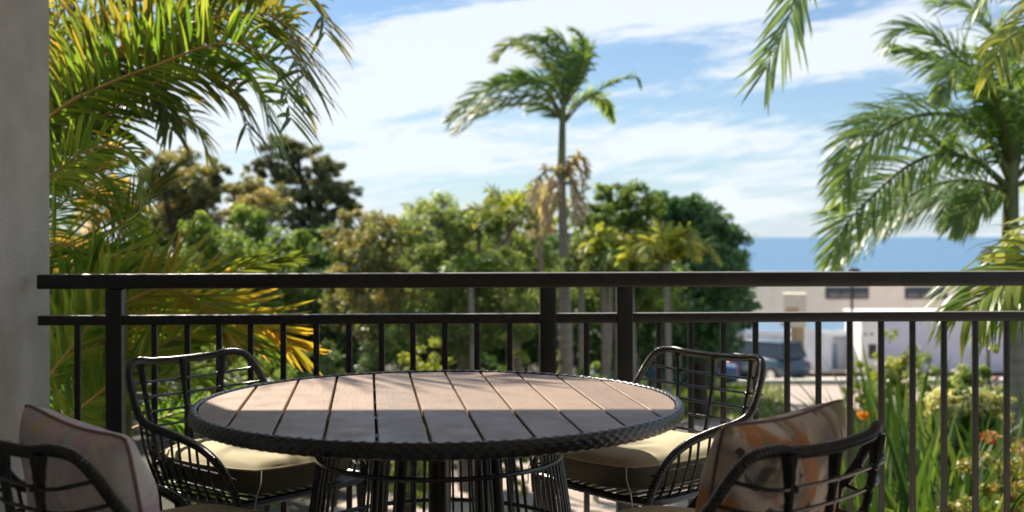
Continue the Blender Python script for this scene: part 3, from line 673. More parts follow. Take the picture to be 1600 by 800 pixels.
def make_pillow(label, mt, pipe, seed, size=.50, corners=(0, 0, 0, 0)):
    t = thing('throw_pillow', label, 'pillow'); n = 36; mb = MB(); g = random.Random(seed); a = size / 2
    f1, f2 = g.uniform(0, 6), g.uniform(0, 6)
    def sh(u, v, s):
        cq = .075 * (abs(u * v)) ** 5; k = 1 - .08 * (1 - v * v) * abs(u) ** 2 - cq; k2 = 1 - .12 * (1 - u * u) * abs(v) ** 2 - cq
        x = u * k * a; y = v * k2 * a
        h = max(0, (1 - u * u) * (1 - v * v)) ** .42
        cr = .006 * math.sin(7 * u + f1 + 3 * v) * math.sin(4 * v + f2) * h + .012 * math.exp(-((abs(u) - .75) ** 2) * 30) * math.sin(9 * v + f1) * h * .6
        z = s * (.092 * h) + cr
        return (x, y, z)
    for s in (1, -1):
        V = [sh(-1 + 2 * i / n, -1 + 2 * j / n, s) for i in range(n + 1) for j in range(n + 1)]
        F = [(i * (n + 1) + j, (i + 1) * (n + 1) + j, (i + 1) * (n + 1) + j + 1, i * (n + 1) + j + 1) for i in range(n) for j in range(n)]
        if s < 0: F = [f[::-1] for f in F]
        mb.add(V, F)
    mb.build('cover', mt, t, angle=85)
    ring = [sh(-1 + 2 * k / 20, -1, 0) for k in range(20)] + [sh(1, -1 + 2 * k / 20, 0) for k in range(20)] + [sh(1 - 2 * k / 20, 1, 0) for k in range(20)] + [sh(-1, 1 - 2 * k / 20, 0) for k in range(20)]
    mb = MB(); mb.tube(ring, .0042, 6, closed=True); mb.build('piping', pipe, t)
    return t
seats = [  # back centre x,y ; extra turn ; labels
    ((-1.165, 3.94), 0, 'black rattan chair at the far left of the table beside the left railing post', 'khaki cushion on the far left chair, partly sunlit behind the table'),
    ((.725, 4.0), 0, 'black rattan chair at the far right of the table, its empty back in view', 'khaki cushion on the far right chair, half sunlit with white ties'),
    ((.665, 2.30), 0, 'black rattan chair nearest at the lower right with the rust coloured pillow', 'khaki cushion on the near right chair under the rust coloured pillow'),
    ((-1.06, 2.32), 0, 'black rattan chair nearest at the lower left with the pastel pillow', 'khaki cushion on the near left chair under the pastel pillow')]
ch0 = None; cu0 = None; frames = []
for (bx_, by_), ex, lab, cl_ in seats:
    d = Vector((TC.x - bx_, TC.y - by_)).normalized(); rz = math.atan2(-d.x, d.y) + ex
    pos = Vector((bx_, by_, 0)) + Vector((d.x, d.y, 0)) * .36
    if ch0 is None: ch0 = c = make_chair(); cu0 = q = make_cushion()
    else: c = copy_tree(ch0); q = copy_tree(cu0)
    c.location = pos; c.rotation_euler = (0, 0, rz); tag(c, lab, 'chair', 'black rattan chairs around the table')
    q.location = pos + Vector((0, 0, .409)); q.rotation_euler = (0, 0, rz); tag(q, cl_, 'seat cushion', 'khaki seat cushions on the rattan chairs')
    frames.append((pos, rz))
PM1 = pillowmat('pastel_print', (0.88, 0.82, 0.76), [((0.78, 0.60, 0.70), 5, .42, .56), ((0.62, 0.66, 0.72), 6, .54, .64), ((0.70, 0.62, 0.44), 5, .56, .64), ((0.66, 0.16, 0.18), 4.5, .63, .655), ((0.48, 0.46, 0.46), 9, .6, .68)], 2.0)
PM2 = pillowmat('rust_print', (0.74, 0.62, 0.50), [((0.34, 0.29, 0.27), 4, .5, .66), ((0.60, 0.26, 0.10), 4.5, .50, .62), ((0.30, 0.26, 0.16), 7, .5, .62), ((0.10, 0.085, 0.08), 8, .60, .66), ((0.34, 0.30, 0.32), 5, .6, .7)], 9.0)
M['pinkpipe'] = mat('pink_piping', (0.36, 0.20, 0.22), .9); M['brownpipe'] = mat('mauve_piping', (0.20, 0.13, 0.14), .9)
def place_pillow(p, pos, rz, off, tilt, roll_):
    # stand upright: local x across the chair, local y up, leaning back on the chair back
    R = Matrix.Rotation(rz, 4, 'Z') @ Matrix.Translation(Vector(off)) @ Matrix.Rotation(math.radians(90 + tilt), 4, 'X') @ Matrix.Rotation(math.radians(roll_), 4, 'Z')
    p.matrix_world = Matrix.Translation(pos) @ R
p1 = make_pillow('pastel pink and blue patterned pillow on the near left chair', PM1, M['pinkpipe'], 3)
place_pillow(p1, *frames[3], (-.03, -.15, .585), 14, -3)
p2 = make_pillow('rust and grey patterned pillow on the near right chair', PM2, M['brownpipe'], 8)
place_pillow(p2, *frames[2], (.07, -.15, .597), 14, 1)

# ================================================================== PALMS
# --- golden cane palm, left, close to the balcony
def palm_root(name, label, pos, group=None): return thing(name, label, 'palm', pos, 0, group)
A = Vector((-3.35, 6.9, ground_z(6.9))); areca = palm_root('golden_cane_palm', 'tall golden cane palm arching over the view beside the grey wall', A)
def AF(pts, Y, dY=0, **k):
    k.setdefault('leaf', .40); k.setdefault('wid', .026); k.setdefault('n', 66); k.setdefault('s0', .06)
    return frond('frond', pf(pts, Y, dY), parent=areca, **k)
dk = dict(lm='areca', tint=(0, .6), droop=.10)
AF([(-60, 330), (75, 168), (175, 80), (280, 42), (385, 20), (440, 32), (466, 72), (474, 118)], 6.9, -.9, roll=40, droop=.06, ang=(68, 50), endw=0, tint=(.1, .6), tipgold=.25, r0=.022, leaf=.42, n=80)
AF([(-60, 300), (75, 150), (125, 80), (175, 15), (235, -50), (330, -90), (410, -60)], 7.1, -.3, roll=-35, droop=.12, tint=(.1, .6), r0=.022, leaf=.46, n=80)
AF([(-60, 330), (75, 185), (160, 135), (250, 100), (330, 70), (395, 75), (437, 120), (455, 185)], 6.5, -.7, roll=35, droop=.05, ang=(65, 52), endw=.1, lm='arecag', tint=(.3, .9), r0=.018, leaf=.36, n=76)
AF([(-60, 380), (75, 250), (165, 180), (245, 128), (320, 115), (370, 150), (390, 215)], 6.8, -.6, roll=45, droop=.08, ang=(65, 50), endw=0, tint=(.0, .5), tipgold=.35, r0=.017, leaf=.36, n=76)
AF([(-60, 300), (75, 200), (150, 120), (230, 60), (300, 10), (380, -30), (450, -35), (498, 5), (508, 50)], 7.2, -.4, roll=30, droop=.07, ang=(65, 52), endw=0, tint=(.1, .7), tipgold=.3, r0=.018, leaf=.38, n=80)
AF([(-60, 360), (70, 280), (130, 238), (180, 228), (212, 262), (222, 310)], 6.2, -.4, roll=50, droop=.05, lm='arecag', tint=(.5, 1), r0=.011, leaf=.27, wid=.016)
AF([(-40, 330), (80, 200), (140, 150), (200, 120), (250, 150), (268, 200)], 7.0, -.5, roll=-40, tint=(0, .5), droop=.12, r0=.013, leaf=.36)
AF([(-60, 250), (60, 90), (100, 10), (150, -70), (230, -120)], 7.2, .2, roll=20, droop=.1, tint=(.0, .4), r0=.018, leaf=.46)
AF([(-40, 120), (60, 10), (76, -6), (95, 2), (112, 22)], 6.0, -.2, roll=30, droop=.1, lm='gold', tint=(.5, 1), r0=.008, leaf=.15, n=22)
AF([(-60, 320), (90, 215), (170, 190), (240, 175), (300, 190), (325, 240)], 7.5, .2, roll=-30, r0=.012, leaf=.33, **dk)
AF([(-60, 240), (80, 110), (160, 20), (260, -30), (360, -20), (440, 20)], 7.8, .1, roll=40, r0=.015, leaf=.44, **dk)
AF([(-60, 280), (70, 130), (110, 60), (150, 40), (210, 80), (240, 130)], 7.5, .1, roll=10, r0=.015, leaf=.44, **dk)
AF([(-60, 330), (90, 200), (190, 130), (290, 80), (370, 90), (410, 150), (425, 220)], 7.0, -.3, roll=42, droop=.06, ang=(65, 50), endw=0, lm='arecag', tint=(.1, .8), tipgold=.2, r0=.016, leaf=.36, n=80)
AF([(-60, 330), (90, 150), (220, 55), (340, 15), (430, 40), (462, 100), (470, 150)], 6.6, -.2, roll=30, droop=.08, ang=(65, 48), endw=0, tint=(.1, .7), tipgold=.3, r0=.016, leaf=.36, n=80)
# fronds overhead (cast the leaf shadow on the table)
AF([(-60, 0), (60, -250), (150, -345), (235, -368), (320, -350), (385, -280)], 6.9, .0, roll=20, droop=.12, tint=(.2, .6), r0=.018, leaf=.42)
can = MB()
for k in range(5):
    x = random.uniform(-.3, .3); y = random.uniform(-.3, .3)
    can.tube(catmull([(x, y, 0), (x * 1.3, y, 1.2), (x * 1.5 + .05, y, 2.9)], 10), np.linspace(.045, .03, 10), 8)
    can.build('cane', M['cane'], areca); can = MB()

B = Vector((-2.62, 6.1, ground_z(6.1))); areca2 = palm_root('golden_cane_palm', 'lower golden cane palm behind the left railing post with yellow leaf tips', B)
def BF(pts, Y, dY=0, **k):
    k.setdefault('leaf', .34); k.setdefault('wid', .026); k.setdefault('n', 54)
    return frond('frond', pf(pts, Y, dY), parent=areca2, **k)
gg = dict(lm='arecag')
BF([(20, 470), (80, 385), (130, 392), (185, 415), (235, 440)], 5.9, .1, roll=62, droop=-.02, lm='arecag', tint=(.1, 1), leaf=.42, r0=.013, wid=.015, n=46)
BF([(10, 520), (75, 440), (150, 424), (240, 432), (330, 430), (400, 415), (450, 405)], 6.3, .1, roll=30, droop=.03, lm='gold', tint=(0, .25), tipgold=.3, leaf=.30, ang=(50, 12), wid=.024, n=50)
BF([(60, 560), (200, 470), (270, 452), (330, 492), (385, 545)], 5.7, .0, roll=60, droop=.0, lm='gold', tint=(.3, .9), leaf=.44, r0=.013, wid=.018, ang=(50, 20), n=44)
BF([(60, 600), (250, 480), (330, 475), (400, 500), (460, 540)], 5.9, .2, roll=70, droop=-.02, lm='gold', tint=(.5, 1), leaf=.40, r0=.012, wid=.024, ang=(50, 12), tipgold=.3, n=40)
BF([(40, 640), (90, 570), (130, 520), (165, 470), (190, 430)], 5.5, .1, roll=50, droop=.02, lm='arecag', tint=(.3, 1), leaf=.30, ang=(55, 20), n=40)
BF([(0, 600), (60, 540), (105, 490), (135, 440), (150, 400)], 5.8, .1, roll=40, droop=.02, lm='arecag', tint=(.2, 1), leaf=.34, ang=(55, 20), n=42)
BF([(60, 690), (160, 610), (220, 560), (280, 525), (340, 515)], 5.6, .1, roll=50, droop=.04, lm='arecag', tint=(.4, 1), leaf=.32, ang=(55, 20), wid=.022, n=40)
BF([(60, 720), (150, 640), (240, 590), (310, 590), (350, 640)], 5.9, .1, roll=40, droop=.08, lm='arecag', tint=(.3, 1), leaf=.34)
BF([(30, 420), (85, 330), (130, 300), (175, 320), (215, 370)], 6.3, .1, roll=50, droop=.10, lm='arecag', tint=(.3, 1), leaf=.33, wid=.014)
BF([(30, 360), (85, 270), (140, 262), (190, 300), (215, 355)], 6.5, .1, roll=45, droop=.10, lm='arecag', tint=(.3, 1), leaf=.30, wid=.014)
BF([(130, 470), (170, 400), (200, 340), (235, 300), (262, 278)], 6.0, .2, roll=55, droop=.0, lm='areca', tint=(.1, .6), leaf=.24, wid=.014, ang=(45, 15), n=36)
BF([(70, 660), (110, 600), (120, 540), (112, 480)], 6.6, .1, roll=30, droop=.1, lm='arecag', tint=(0, .5), leaf=.4)
BF([(180, 680), (300, 640), (400, 640), (470, 700)], 6.6, .1, roll=30, droop=.1, lm='arecag', tint=(0, .6), leaf=.4)
BF([(150, 560), (210, 520), (280, 490), (360, 500), (420, 540)], 6.6, .1, roll=40, droop=.05, lm='arecag', tint=(.1, .7), leaf=.34)
for k, px in enumerate((92, 105, 118, 131, 143, 156, 172, 205)):
    top = at(px + random.uniform(-6, 6), 470 + random.uniform(-20, 60), 6.0 + .1 * (k % 3)) - B
    b = Vector((at(px, 600, 6.0).x - B.x, top.y, -.05)); b.x = b.x * .8
    c = MB(); c.tube(catmull([b, b.lerp(top, .5) + Vector((.02, 0, 0)), top], 14), np.where(np.arange(14) % 3 == 0, .023, .019), 8); c.build('cane', M['cane'], areca2)

# --- palm in the middle, bent by the wind
Yp = 20.0; C0 = at(886, 560, Yp); C0.z = ground_z(Yp)
mid = palm_root('feather_palm', 'slender grey-trunked palm in the middle, its crown blown to the left', C0)
tp = [at(886, 745, Yp), at(884, 560, Yp), at(881, 400, Yp), at(877, 275, Yp)]; tp = [p - C0 for p in tp]; tp[0].z = -.1
mb = MB(); cc_ = catmull(tp, 60); mb.tube(cc_, np.interp(np.linspace(0, 1, 60), [0, .5, .8, 1], [.155, .12, .085, .07]) + np.where(np.arange(60) % 3 == 0, .004, 0), 12); mb.build('trunk', M['palmtrunk'], mid)
sp_ = [at(877, 278, Yp) - C0, at(878, 235, Yp) - C0, at(879, 190, Yp) - C0, at(881, 160, Yp) - C0]
mb = MB(); mb.tube(catmull(sp_, 14), np.interp(np.linspace(0, 1, 14), [0, .3, 1], [.085, .072, .05]), 10); mb.build('crownshaft', M['shaft'], mid)
for pts, kw in [
    ([(879, 185), (858, 158), (825, 150), (780, 158), (742, 172), (715, 200)], dict(roll=30, droop=.20, tint=(.2, .9), lm='palmy', leaf=.50)),
    ([(880, 180), (850, 140), (810, 128), (765, 138), (730, 158), (706, 185)], dict(roll=45, droop=.16, tint=(.1, .8), leaf=.48)),
    ([(880, 170), (862, 135), (820, 122), (770, 132)], dict(roll=-30, droop=.1, tint=(.0, .6), leaf=.45)),
    ([(880, 190), (850, 165), (800, 165), (755, 178), (722, 204)], dict(roll=10, droop=.18, tint=(.2, .8), leaf=.42)),
    ([(881, 165), (868, 120), (840, 85), (812, 68), (790, 72), (775, 90)], dict(roll=40, droop=.15, tint=(.2, .9), lm='palmy', leaf=.38)),
    ([(882, 160), (876, 110), (862, 75), (840, 58), (812, 60)], dict(roll=20, droop=.15, tint=(.0, .6), leaf=.46)),
    ([(883, 160), (890, 110), (886, 75), (868, 55), (848, 60)], dict(roll=-25, droop=.15, tint=(.1, .7), leaf=.42)),
    ([(884, 160), (902, 118), (912, 85), (908, 60), (898, 48)], dict(roll=30, droop=.18, tint=(.1, .7), leaf=.36)),
    ([(884, 165), (905, 130), (918, 100), (916, 70)], dict(roll=-20, droop=.2, tint=(.1, .8), leaf=.34)),
    ([(884, 190), (905, 165), (935, 142), (965, 126), (990, 120), (1000, 132)], dict(roll=10, droop=.10, tint=(.0, .5), leaf=.24, ang=(30, 12))),
    ([(883, 185), (900, 160), (925, 150), (948, 165), (958, 185)], dict(roll=30, droop=.15, tint=(.2, .9), leaf=.28)),
    ([(880, 192), (868, 178), (850, 170), (830, 172)], dict(roll=10, droop=.2, tint=(.1, .6), leaf=.35))]:
    kw.setdefault('lm', 'palm'); frond('frond', pf(pts, Yp, random.uniform(-.8, .8)), wid=.038, n=64, parent=mid, rm='rachis_green', r0=.030, wind=(-.9, 0, .2), jit=.18, **kw)
for pts, kw in [
    ([(876, 285), (860, 262), (842, 280), (830, 320), (828, 365)], dict(leaf=.26)), ([(878, 285), (868, 270), (852, 300), (846, 350), (838, 395)], dict(leaf=.24)),
    ([(878, 282), (890, 258), (904, 262), (912, 300), (908, 345)], dict(leaf=.24)), ([(877, 285), (880, 262), (892, 280), (896, 320)], dict(leaf=.24)),
    ([(876, 290), (858, 290), (850, 320), (858, 360)], dict(leaf=.24)), ([(880, 280), (898, 250), (912, 250), (916, 275)], dict(leaf=.2)), ([(879, 295), (872, 285), (862, 310), (856, 345)], dict(leaf=.26)), ([(880, 290), (896, 285), (902, 310), (900, 345)], dict(leaf=.24))]:
    frond('dead_frond', pf(pts, Yp, random.uniform(-.5, .5)), wid=.06, n=34, parent=mid, lm='dry', rm='bark', droop=.26, r0=.022, roll=35, tint=(.3, 1), jit=.5, **kw)

# --- palm on the right
Yr = 12.0; C1 = at(1592, 600, Yr); C1.z = ground_z(Yr)
rp_ = palm_root('feather_palm', 'large right hand palm with drooping glossy fronds in front of the sea', C1)
tp = [at(1596, 790, Yr) - C1, at(1588, 600, Yr) - C1, at(1582, 480, Yr) - C1, at(1580, 385, Yr) - C1]; tp[0].z = -.1
mb = MB(); mb.tube(catmull(tp, 60), np.linspace(.135, .092, 60) + np.where(np.arange(60) % 4 == 0, .004, 0), 14); mb.build('trunk', M['palmtrunk'], rp_)
mb = MB(); mb.tube(catmull([at(1580, 388, Yr) - C1, at(1579, 340, Yr) - C1, at(1581, 285, Yr) - C1, at(1584, 225, Yr) - C1], 14), np.linspace(.098, .055, 14), 12); mb.build('crownshaft', M['shaft'], rp_)
for pts, dy, kw in [
    ([(1582, 290), (1550, 225), (1505, 185), (1455, 178), (1405, 190), (1355, 225), (1325, 275), (1318, 300)], -.6, dict(roll=40, droop=.16, leaf=.62, tint=(.2, .9), r0=.045)),
    ([(1578, 300), (1530, 255), (1480, 235), (1430, 195), (1385, 185), (1335, 215), (1305, 275)], -.2, dict(roll=35, droop=.12, leaf=.52, tint=(.1, .8), lm='palmb')),
    ([(1580, 300), (1520, 283), (1450, 292), (1395, 325), (1345, 370), (1305, 412)], .2, dict(roll=30, droop=.10, leaf=.60, tint=(.2, .8), lm='palmb')),
    ([(1580, 295), (1530, 255), (1470, 240), (1410, 265), (1360, 310), (1322, 350), (1300, 400)], -.5, dict(roll=45, droop=.08, leaf=.58, tint=(.2, .9))),
    ([(1580, 300), (1500, 305), (1440, 320), (1390, 350)], .6, dict(roll=30, droop=.35, leaf=.52, tint=(.1, .6), lm='palmb')),
    ([(1580, 310), (1545, 300), (1510, 330), (1490, 350)], -.4, dict(roll=30, droop=.3, leaf=.42, tint=(.3, 1))),
    ([(1584, 260), (1555, 170), (1515, 110), (1465, 62), (1420, 45), (1392, 62)], .3, dict(roll=32, droop=.10, leaf=.55, tint=(.1, .7))),
    ([(1584, 260), (1550, 180), (1500, 110), (1450, 92), (1400, 78)], .7, dict(roll=-32, droop=.12, leaf=.45, tint=(.1, .7), lm='palmb')),
    ([(1586, 255), (1580, 150), (1560, 70), (1520, 15), (1470, 5)], .2, dict(roll=30, droop=.10, leaf=.55, tint=(.1, .8))),
    ([(1584, 265), (1565, 180), (1530, 120), (1490, 110), (1470, 150)], -.8, dict(roll=20, droop=.2, leaf=.42, tint=(.2, .9), r0=.04)),
    ([(1588, 255), (1610, 150), (1640, 60), (1700, 0)], .2, dict(roll=30, droop=.12, leaf=.6, tint=(.1, .8))),
    ([(1588, 270), (1600, 180), (1580, 100), (1560, 60)], 1.0, dict(roll=-40, droop=.1, leaf=.5, tint=(.1, .6), lm='palmb')),
    ([(1586, 280), (1640, 230), (1710, 260), (1760, 340)], -.3, dict(roll=30, droop=.12, leaf=.55, tint=(.1, .8))),
    ([(1586, 290), (1630, 280), (1670, 330), (1690, 400)], .4, dict(roll=30, droop=.15, leaf=.5, tint=(.1, .8))),
    ([(1582, 285), (1560, 210), (1535, 180), (1500, 200), (1480, 240)], .8, dict(roll=10, droop=.2, leaf=.45, tint=(0, .5)))]:
    kw.setdefault('lm', 'palm'); kw.setdefault('r0', .034); frond('frond', pf(pts, Yr, dy), wid=.029, n=92, parent=rp_, rm='rachis_green', wind=(-.4, 0, 0), jit=.14, **kw)

# --- nearer palm, trunk just outside the right edge
Yn = 8.2; C2 = Vector((5.35, 8.6, ground_z(8.6)))
np_ = palm_root('feather_palm', 'near palm standing past the right edge, one frond hanging down into the sky', C2)
mb = MB(); ctop = Vector((5.2, 8.5, 3.9)) - C2
mb.tube(catmull([Vector((0, 0, -.1)), Vector((.05, 0, 2)), ctop], 50), np.linspace(.13, .07, 50) + np.where(np.arange(50) % 4 == 0, .003, 0), 12); mb.build('trunk', M['palmtrunk'], np_)
for pts, dy, kw in [
    ([(1860, -320), (1640, -520), (1430, -480), (1310, -260), (1262, -90), (1232, 30), (1198, 105)], -.4, dict(roll=62, droop=.015, leaf=.50, tint=(.1, .7), lm='palmb', n=120, ang=(46, 20), r0=.03, prof=.3, endw=.1, lift=.05)),
    ([(1860, -320), (1760, -180), (1660, -40), (1600, 40), (1565, 70), (1545, 120)], -.8, dict(roll=30, droop=.14, leaf=.42, tint=(.2, .9), lm='palmy')),
    ([(1860, -320), (1780, -120), (1700, -10), (1640, 45), (1590, 60), (1550, 78)], -.4, dict(roll=50, droop=.12, leaf=.40, tint=(.2, .9), lm='arecag')),
    ([(1860, -320), (1740, -280), (1640, -140), (1570, -60), (1530, 10)], .2, dict(roll=30, droop=.1, leaf=.42, tint=(.1, .8))),
    ([(1860, -320), (1990, -420), (2160, -300), (2260, -80)], .2, dict(roll=30, droop=.1, leaf=.5, tint=(.1, .8))),
    ([(1860, -320), (1960, -220), (2040, -40), (2060, 160)], -.2, dict(roll=30, droop=.1, leaf=.5, tint=(.1, .8))),
    ([(1860, -320), (1850, -520), (1760, -640), (1640, -640)], .6, dict(roll=30, droop=.1, leaf=.5, tint=(.1, .8)))]:
    kw.setdefault('lm', 'palm'); kw.setdefault('n', 70); kw.setdefault('r0', .024); frond('frond', pf(pts, 8.5, dy), wid=.024, parent=np_, rm='rachis_green', jit=.10, **kw)
# --- low palm at the right edge
C3 = Vector((3.75, 6.7, ground_z(6.7)))
lp = palm_root('young_palm', 'low young palm at the right edge hanging broad green leaflets over the railing', C3)
for pts, dy, kw in [
    ([(1790, 560), (1740, 440), (1660, 405), (1600, 425), (1560, 448), (1520, 480)], -.5, dict(roll=14, droop=.20, leaf=.66, tint=(.5, 1), lm='arecag', n=60)),
    ([(1790, 560), (1720, 420), (1640, 395), (1580, 412), (1545, 430)], -.2, dict(roll=55, droop=.03, leaf=.34, tint=(.3, 1), lm='palmy', ang=(40, 15), n=30)),
    ([(1790, 560), (1720, 470), (1650, 450), (1590, 470), (1550, 500)], .2, dict(roll=5, droop=.22, leaf=.56, tint=(.2, .8), lm='arecag', n=50)),
    ([(1790, 560), (1730, 400), (1680, 350), (1620, 345), (1580, 372)], .3, dict(roll=20, droop=.1, leaf=.30, tint=(.4, 1), lm='palmy', n=26)),
    ([(1790, 560), (1850, 460), (1930, 430), (1990, 480)], -.2, dict(roll=20, droop=.15, leaf=.45, tint=(.2, .8), lm='strap')),
    ([(1790, 560), (1800, 430), (1840, 340), (1900, 300)], .2, dict(roll=20, droop=.15, leaf=.45, tint=(.2, .8), lm='strap'))]:
    kw.setdefault('n', 44); frond('frond', pf(pts, 6.7, dy), wid=.030, parent=lp, rm='rachis_green', r0=.016, jit=.08, **kw)
mb = MB(); tt_ = at(1790, 560, 6.7) - C3; mb.tube(catmull([Vector((0, 0, -.1)), tt_ * .5, tt_], 20), np.linspace(.07, .035, 20), 10); mb.build('trunk', M['palmtrunk'], lp)

# ================================================================== TREES BEHIND
tree('gum_tree', 'orange flushed tree behind the left cane palms', 'tree', 13, [(150, 300, 55), (200, 345, 45), (120, 400, 55), (205, 400, 40), (140, 210, 35), (170, 250, 35)], 'gumo', size=.075, dens=2600, seed=21, tr=.08, tint=.4)
tree('gum_tree', 'dark gum tree with golden tips left of the pine against the sky', 'tree', 24, [(285, 262, 38), (250, 285, 40), (318, 290, 36), (286, 310, 50), (240, 258, 24), (342, 262, 20), (300, 345, 50), (325, 300, 28), (262, 350, 40)], 'gumd', size=.12, dens=1700, seed=22, tr=.13, tint=.55, bark='bark_dark')
tree('gum_tree', 'rounded golden green tree between the dark gum and the pine', 'tree', 26, [(388, 300, 32), (362, 310, 26), (418, 314, 30), (400, 335, 40), (445, 322, 18), (372, 340, 28)], 'gumg', size=.11, dens=2100, seed=23, tr=.12, tint=.6)
tree('pine_tree', 'tall dark pine with flat layered boughs right of the cane palm tips', 'tree', 34, [(455, 236, 48, 18), (420, 262, 40, 16), (505, 262, 40, 17), (470, 278, 58, 15), (535, 298, 32, 17), (500, 305, 52, 17), (445, 308, 36, 15), (520, 335, 44, 18), (468, 345, 40, 18), (500, 370, 38, 18), (440, 225, 26, 14), (548, 318, 22, 12)], 'pine', size=.19, asp=.3, dens=1000, seed=24, tr=.2, trunk_px=497, bark='bark_dark', tint=.45, spread=.75)
tree('broadleaf_tree', 'bright green bushy tree below the pine, left of the golden gum', 'tree', 19, [(330, 372, 45), (390, 352, 38), (440, 375, 40), (372, 410, 55), (455, 412, 36), (310, 425, 50), (420, 445, 52), (340, 480, 60), (470, 450, 30)], 'green', size=.10, dens=2000, seed=25, tr=.11, tint=.45)
tree('gum_tree', 'grey gold gum tree with an orange top left of the light green tree', 'tree', 20, [(560, 352, 36), (598, 362, 38), (535, 385, 34), (635, 380, 32), (575, 405, 50), (540, 440, 40), (625, 430, 42), (585, 470, 52), (530, 490, 40), (640, 480, 40)], 'gumg', size=.10, dens=1900, seed=26, tr=.13, tint=.5)
tree('broadleaf_tree', 'airy fine leaved tree behind the gold gum and the light green tree', 'tree', 29, [(650, 326, 22), (690, 320, 24), (668, 345, 36), (705, 345, 26), (640, 355, 26), (700, 380, 50)], 'fine', size=.11, asp=.3, dens=1500, seed=27, tr=.12, tint=.55, spread=.9)
tree('broadleaf_tree', 'light green feathery tree in the middle, above the railing', 'tree', 18.5, [(700, 348, 36), (752, 345, 32), (655, 368, 30), (808, 345, 30), (700, 385, 42), (665, 420, 40), (740, 410, 45), (690, 460, 55), (760, 470, 50), (660, 500, 45), (730, 520, 55), (780, 420, 40), (800, 500, 50)], 'light', size=.085, asp=.35, dens=2000, seed=28, tr=.10, tint=.45)
tree('broadleaf_tree', 'mixed green tree just left of the slender palm trunk', 'tree', 23, [(830, 400, 40), (790, 380, 40), (850, 440, 40), (820, 470, 45), (845, 360, 28), (760, 350, 30), (740, 360, 24)], 'fine', size=.11, dens=1700, seed=29, tr=.12, tint=.35)
tree('broadleaf_tree', 'green tree just right of the slender palm trunk', 'tree', 25, [(955, 308, 34), (995, 318, 36), (930, 345, 36), (980, 360, 50), (935, 400, 45), (1010, 385, 40), (960, 440, 55), (1020, 450, 50), (925, 470, 40)], 'green', size=.12, dens=1500, seed=30, tr=.14, tint=.4)
tree('fig_tree', 'dense dark rounded fig tree at the edge of the sea view', 'tree', 31, [(1045, 325, 42, 26), (1085, 345, 45, 34), (1120, 375, 42), (1138, 412, 36), (1075, 400, 60), (1110, 440, 58), (1055, 460, 60), (1140, 480, 42), (1095, 510, 60), (1030, 505, 50), (1148, 450, 25)], 'fig', size=.13, asp=.5, dens=2300, seed=31, tr=.25, tint=.4, bark='bark_dark', depth=1.2)
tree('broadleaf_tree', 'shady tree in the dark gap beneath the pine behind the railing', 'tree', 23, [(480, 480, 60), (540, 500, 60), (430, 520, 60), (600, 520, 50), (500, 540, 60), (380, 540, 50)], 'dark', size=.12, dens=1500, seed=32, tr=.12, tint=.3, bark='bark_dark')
tree('jacaranda_tree', 'small purple flowering treetop by the right hand palm trunk', 'tree', 36, [(1548, 398, 16, 12), (1536, 412, 12, 8)], 'purple', size=.13, dens=1000, seed=33, tr=.06, tint=.6)

def bushy_palm(px, py, Y, r, n, label, lm='palm', seed=1, trunk=True):
    g = random.Random(seed); c = at(px, py, Y); base = Vector((c.x, c.y, ground_z(Y)))
    t = palm_root('clump_palm', label, base, 'bushy palms behind the railing'); R = r / FPX * Y
    for k in range(n):
        a = 2 * PI * k / n + g.uniform(-.3, .3); e = g.uniform(.3, 1.2); Lh = R * g.uniform(.85, 1.15)
        d = Vector((math.cos(a) * math.cos(e), math.sin(a) * math.cos(e), math.sin(e)))
        p1 = c + d * Lh * .5; p2 = c + d * Lh * .9 + Vector((0, 0, -.12 * Lh)); p3 = p2 + Vector((d.x, d.y, -.9)) * Lh * .3
        frond('frond', [c - Vector((0, 0, .1)), p1, p2, p3], leaf=R * .42, wid=.055, n=22, parent=t, lm=lm, rm='rachis_green', droop=.12, roll=g.uniform(-30, 30), tint=(.2, 1), r0=.02, jit=.15, K=5)
    mb = MB(); mb.tube(catmull([Vector((0, 0, -.1)), (c - base) * .5 + Vector((.05, 0, 0)), c - base], 14), np.linspace(.055, .045, 14), 8); mb.build('trunk', M['palmtrunk'], t)
bushy_palm(792, 350, 21.5, 68, 14, 'bushy light palm left of the dead brown fronds', 'palmy', 5)
bushy_palm(842, 345, 22.5, 62, 12, 'bushy green palm half hidden behind the dead brown fronds', 'palm', 6)
bushy_palm(1040, 405, 17.5, 70, 15, 'pale fronded palm in front of the dark fig tree', 'palmy', 7)
bushy_palm(985, 430, 18.5, 62, 12, 'short palm left of the pale fronded palm', 'palm', 8)
bushy_palm(735, 430, 17.5, 45, 10, 'small glossy palm amid the light green tree', 'palm', 9)
bushy_palm(940, 395, 19.0, 48, 10, 'small yellow palm against the slender palm trunk', 'palmy', 10)

# bare pale trunks seen between the posts
for px, Y, lean, r, lab in ((912, 19.5, 4, .07, 'thin brown trunk just right of the slender palm trunk'), (940, 18.5, -14, .06, 'pale leaning trunk just left of the right hand middle railing post'), (812, 19, 22, .045, 'thin pale leaning stem left of the middle post')):
    b = at(px, 500, Y); b.z = ground_z(Y); t = thing('slender_tree', lab, 'tree', b)
    top = at(px + lean * -1, 430, Y) - b; mb = MB(); mb.tube(catmull([Vector((lean * .02, 0, -.1)), top * .5 + Vector((0, 0, 0)), top], 12), np.linspace(r, r * .7, 12), 8); mb.build('trunk', M['palmtrunk'], t)
    V, T = leaf_cloud([(np.array(top), .45, .45, .35)], 1500, .10, .4, .6, .3, .5, int(px)); quads_mesh('crown', V, T, [L['light']], t)

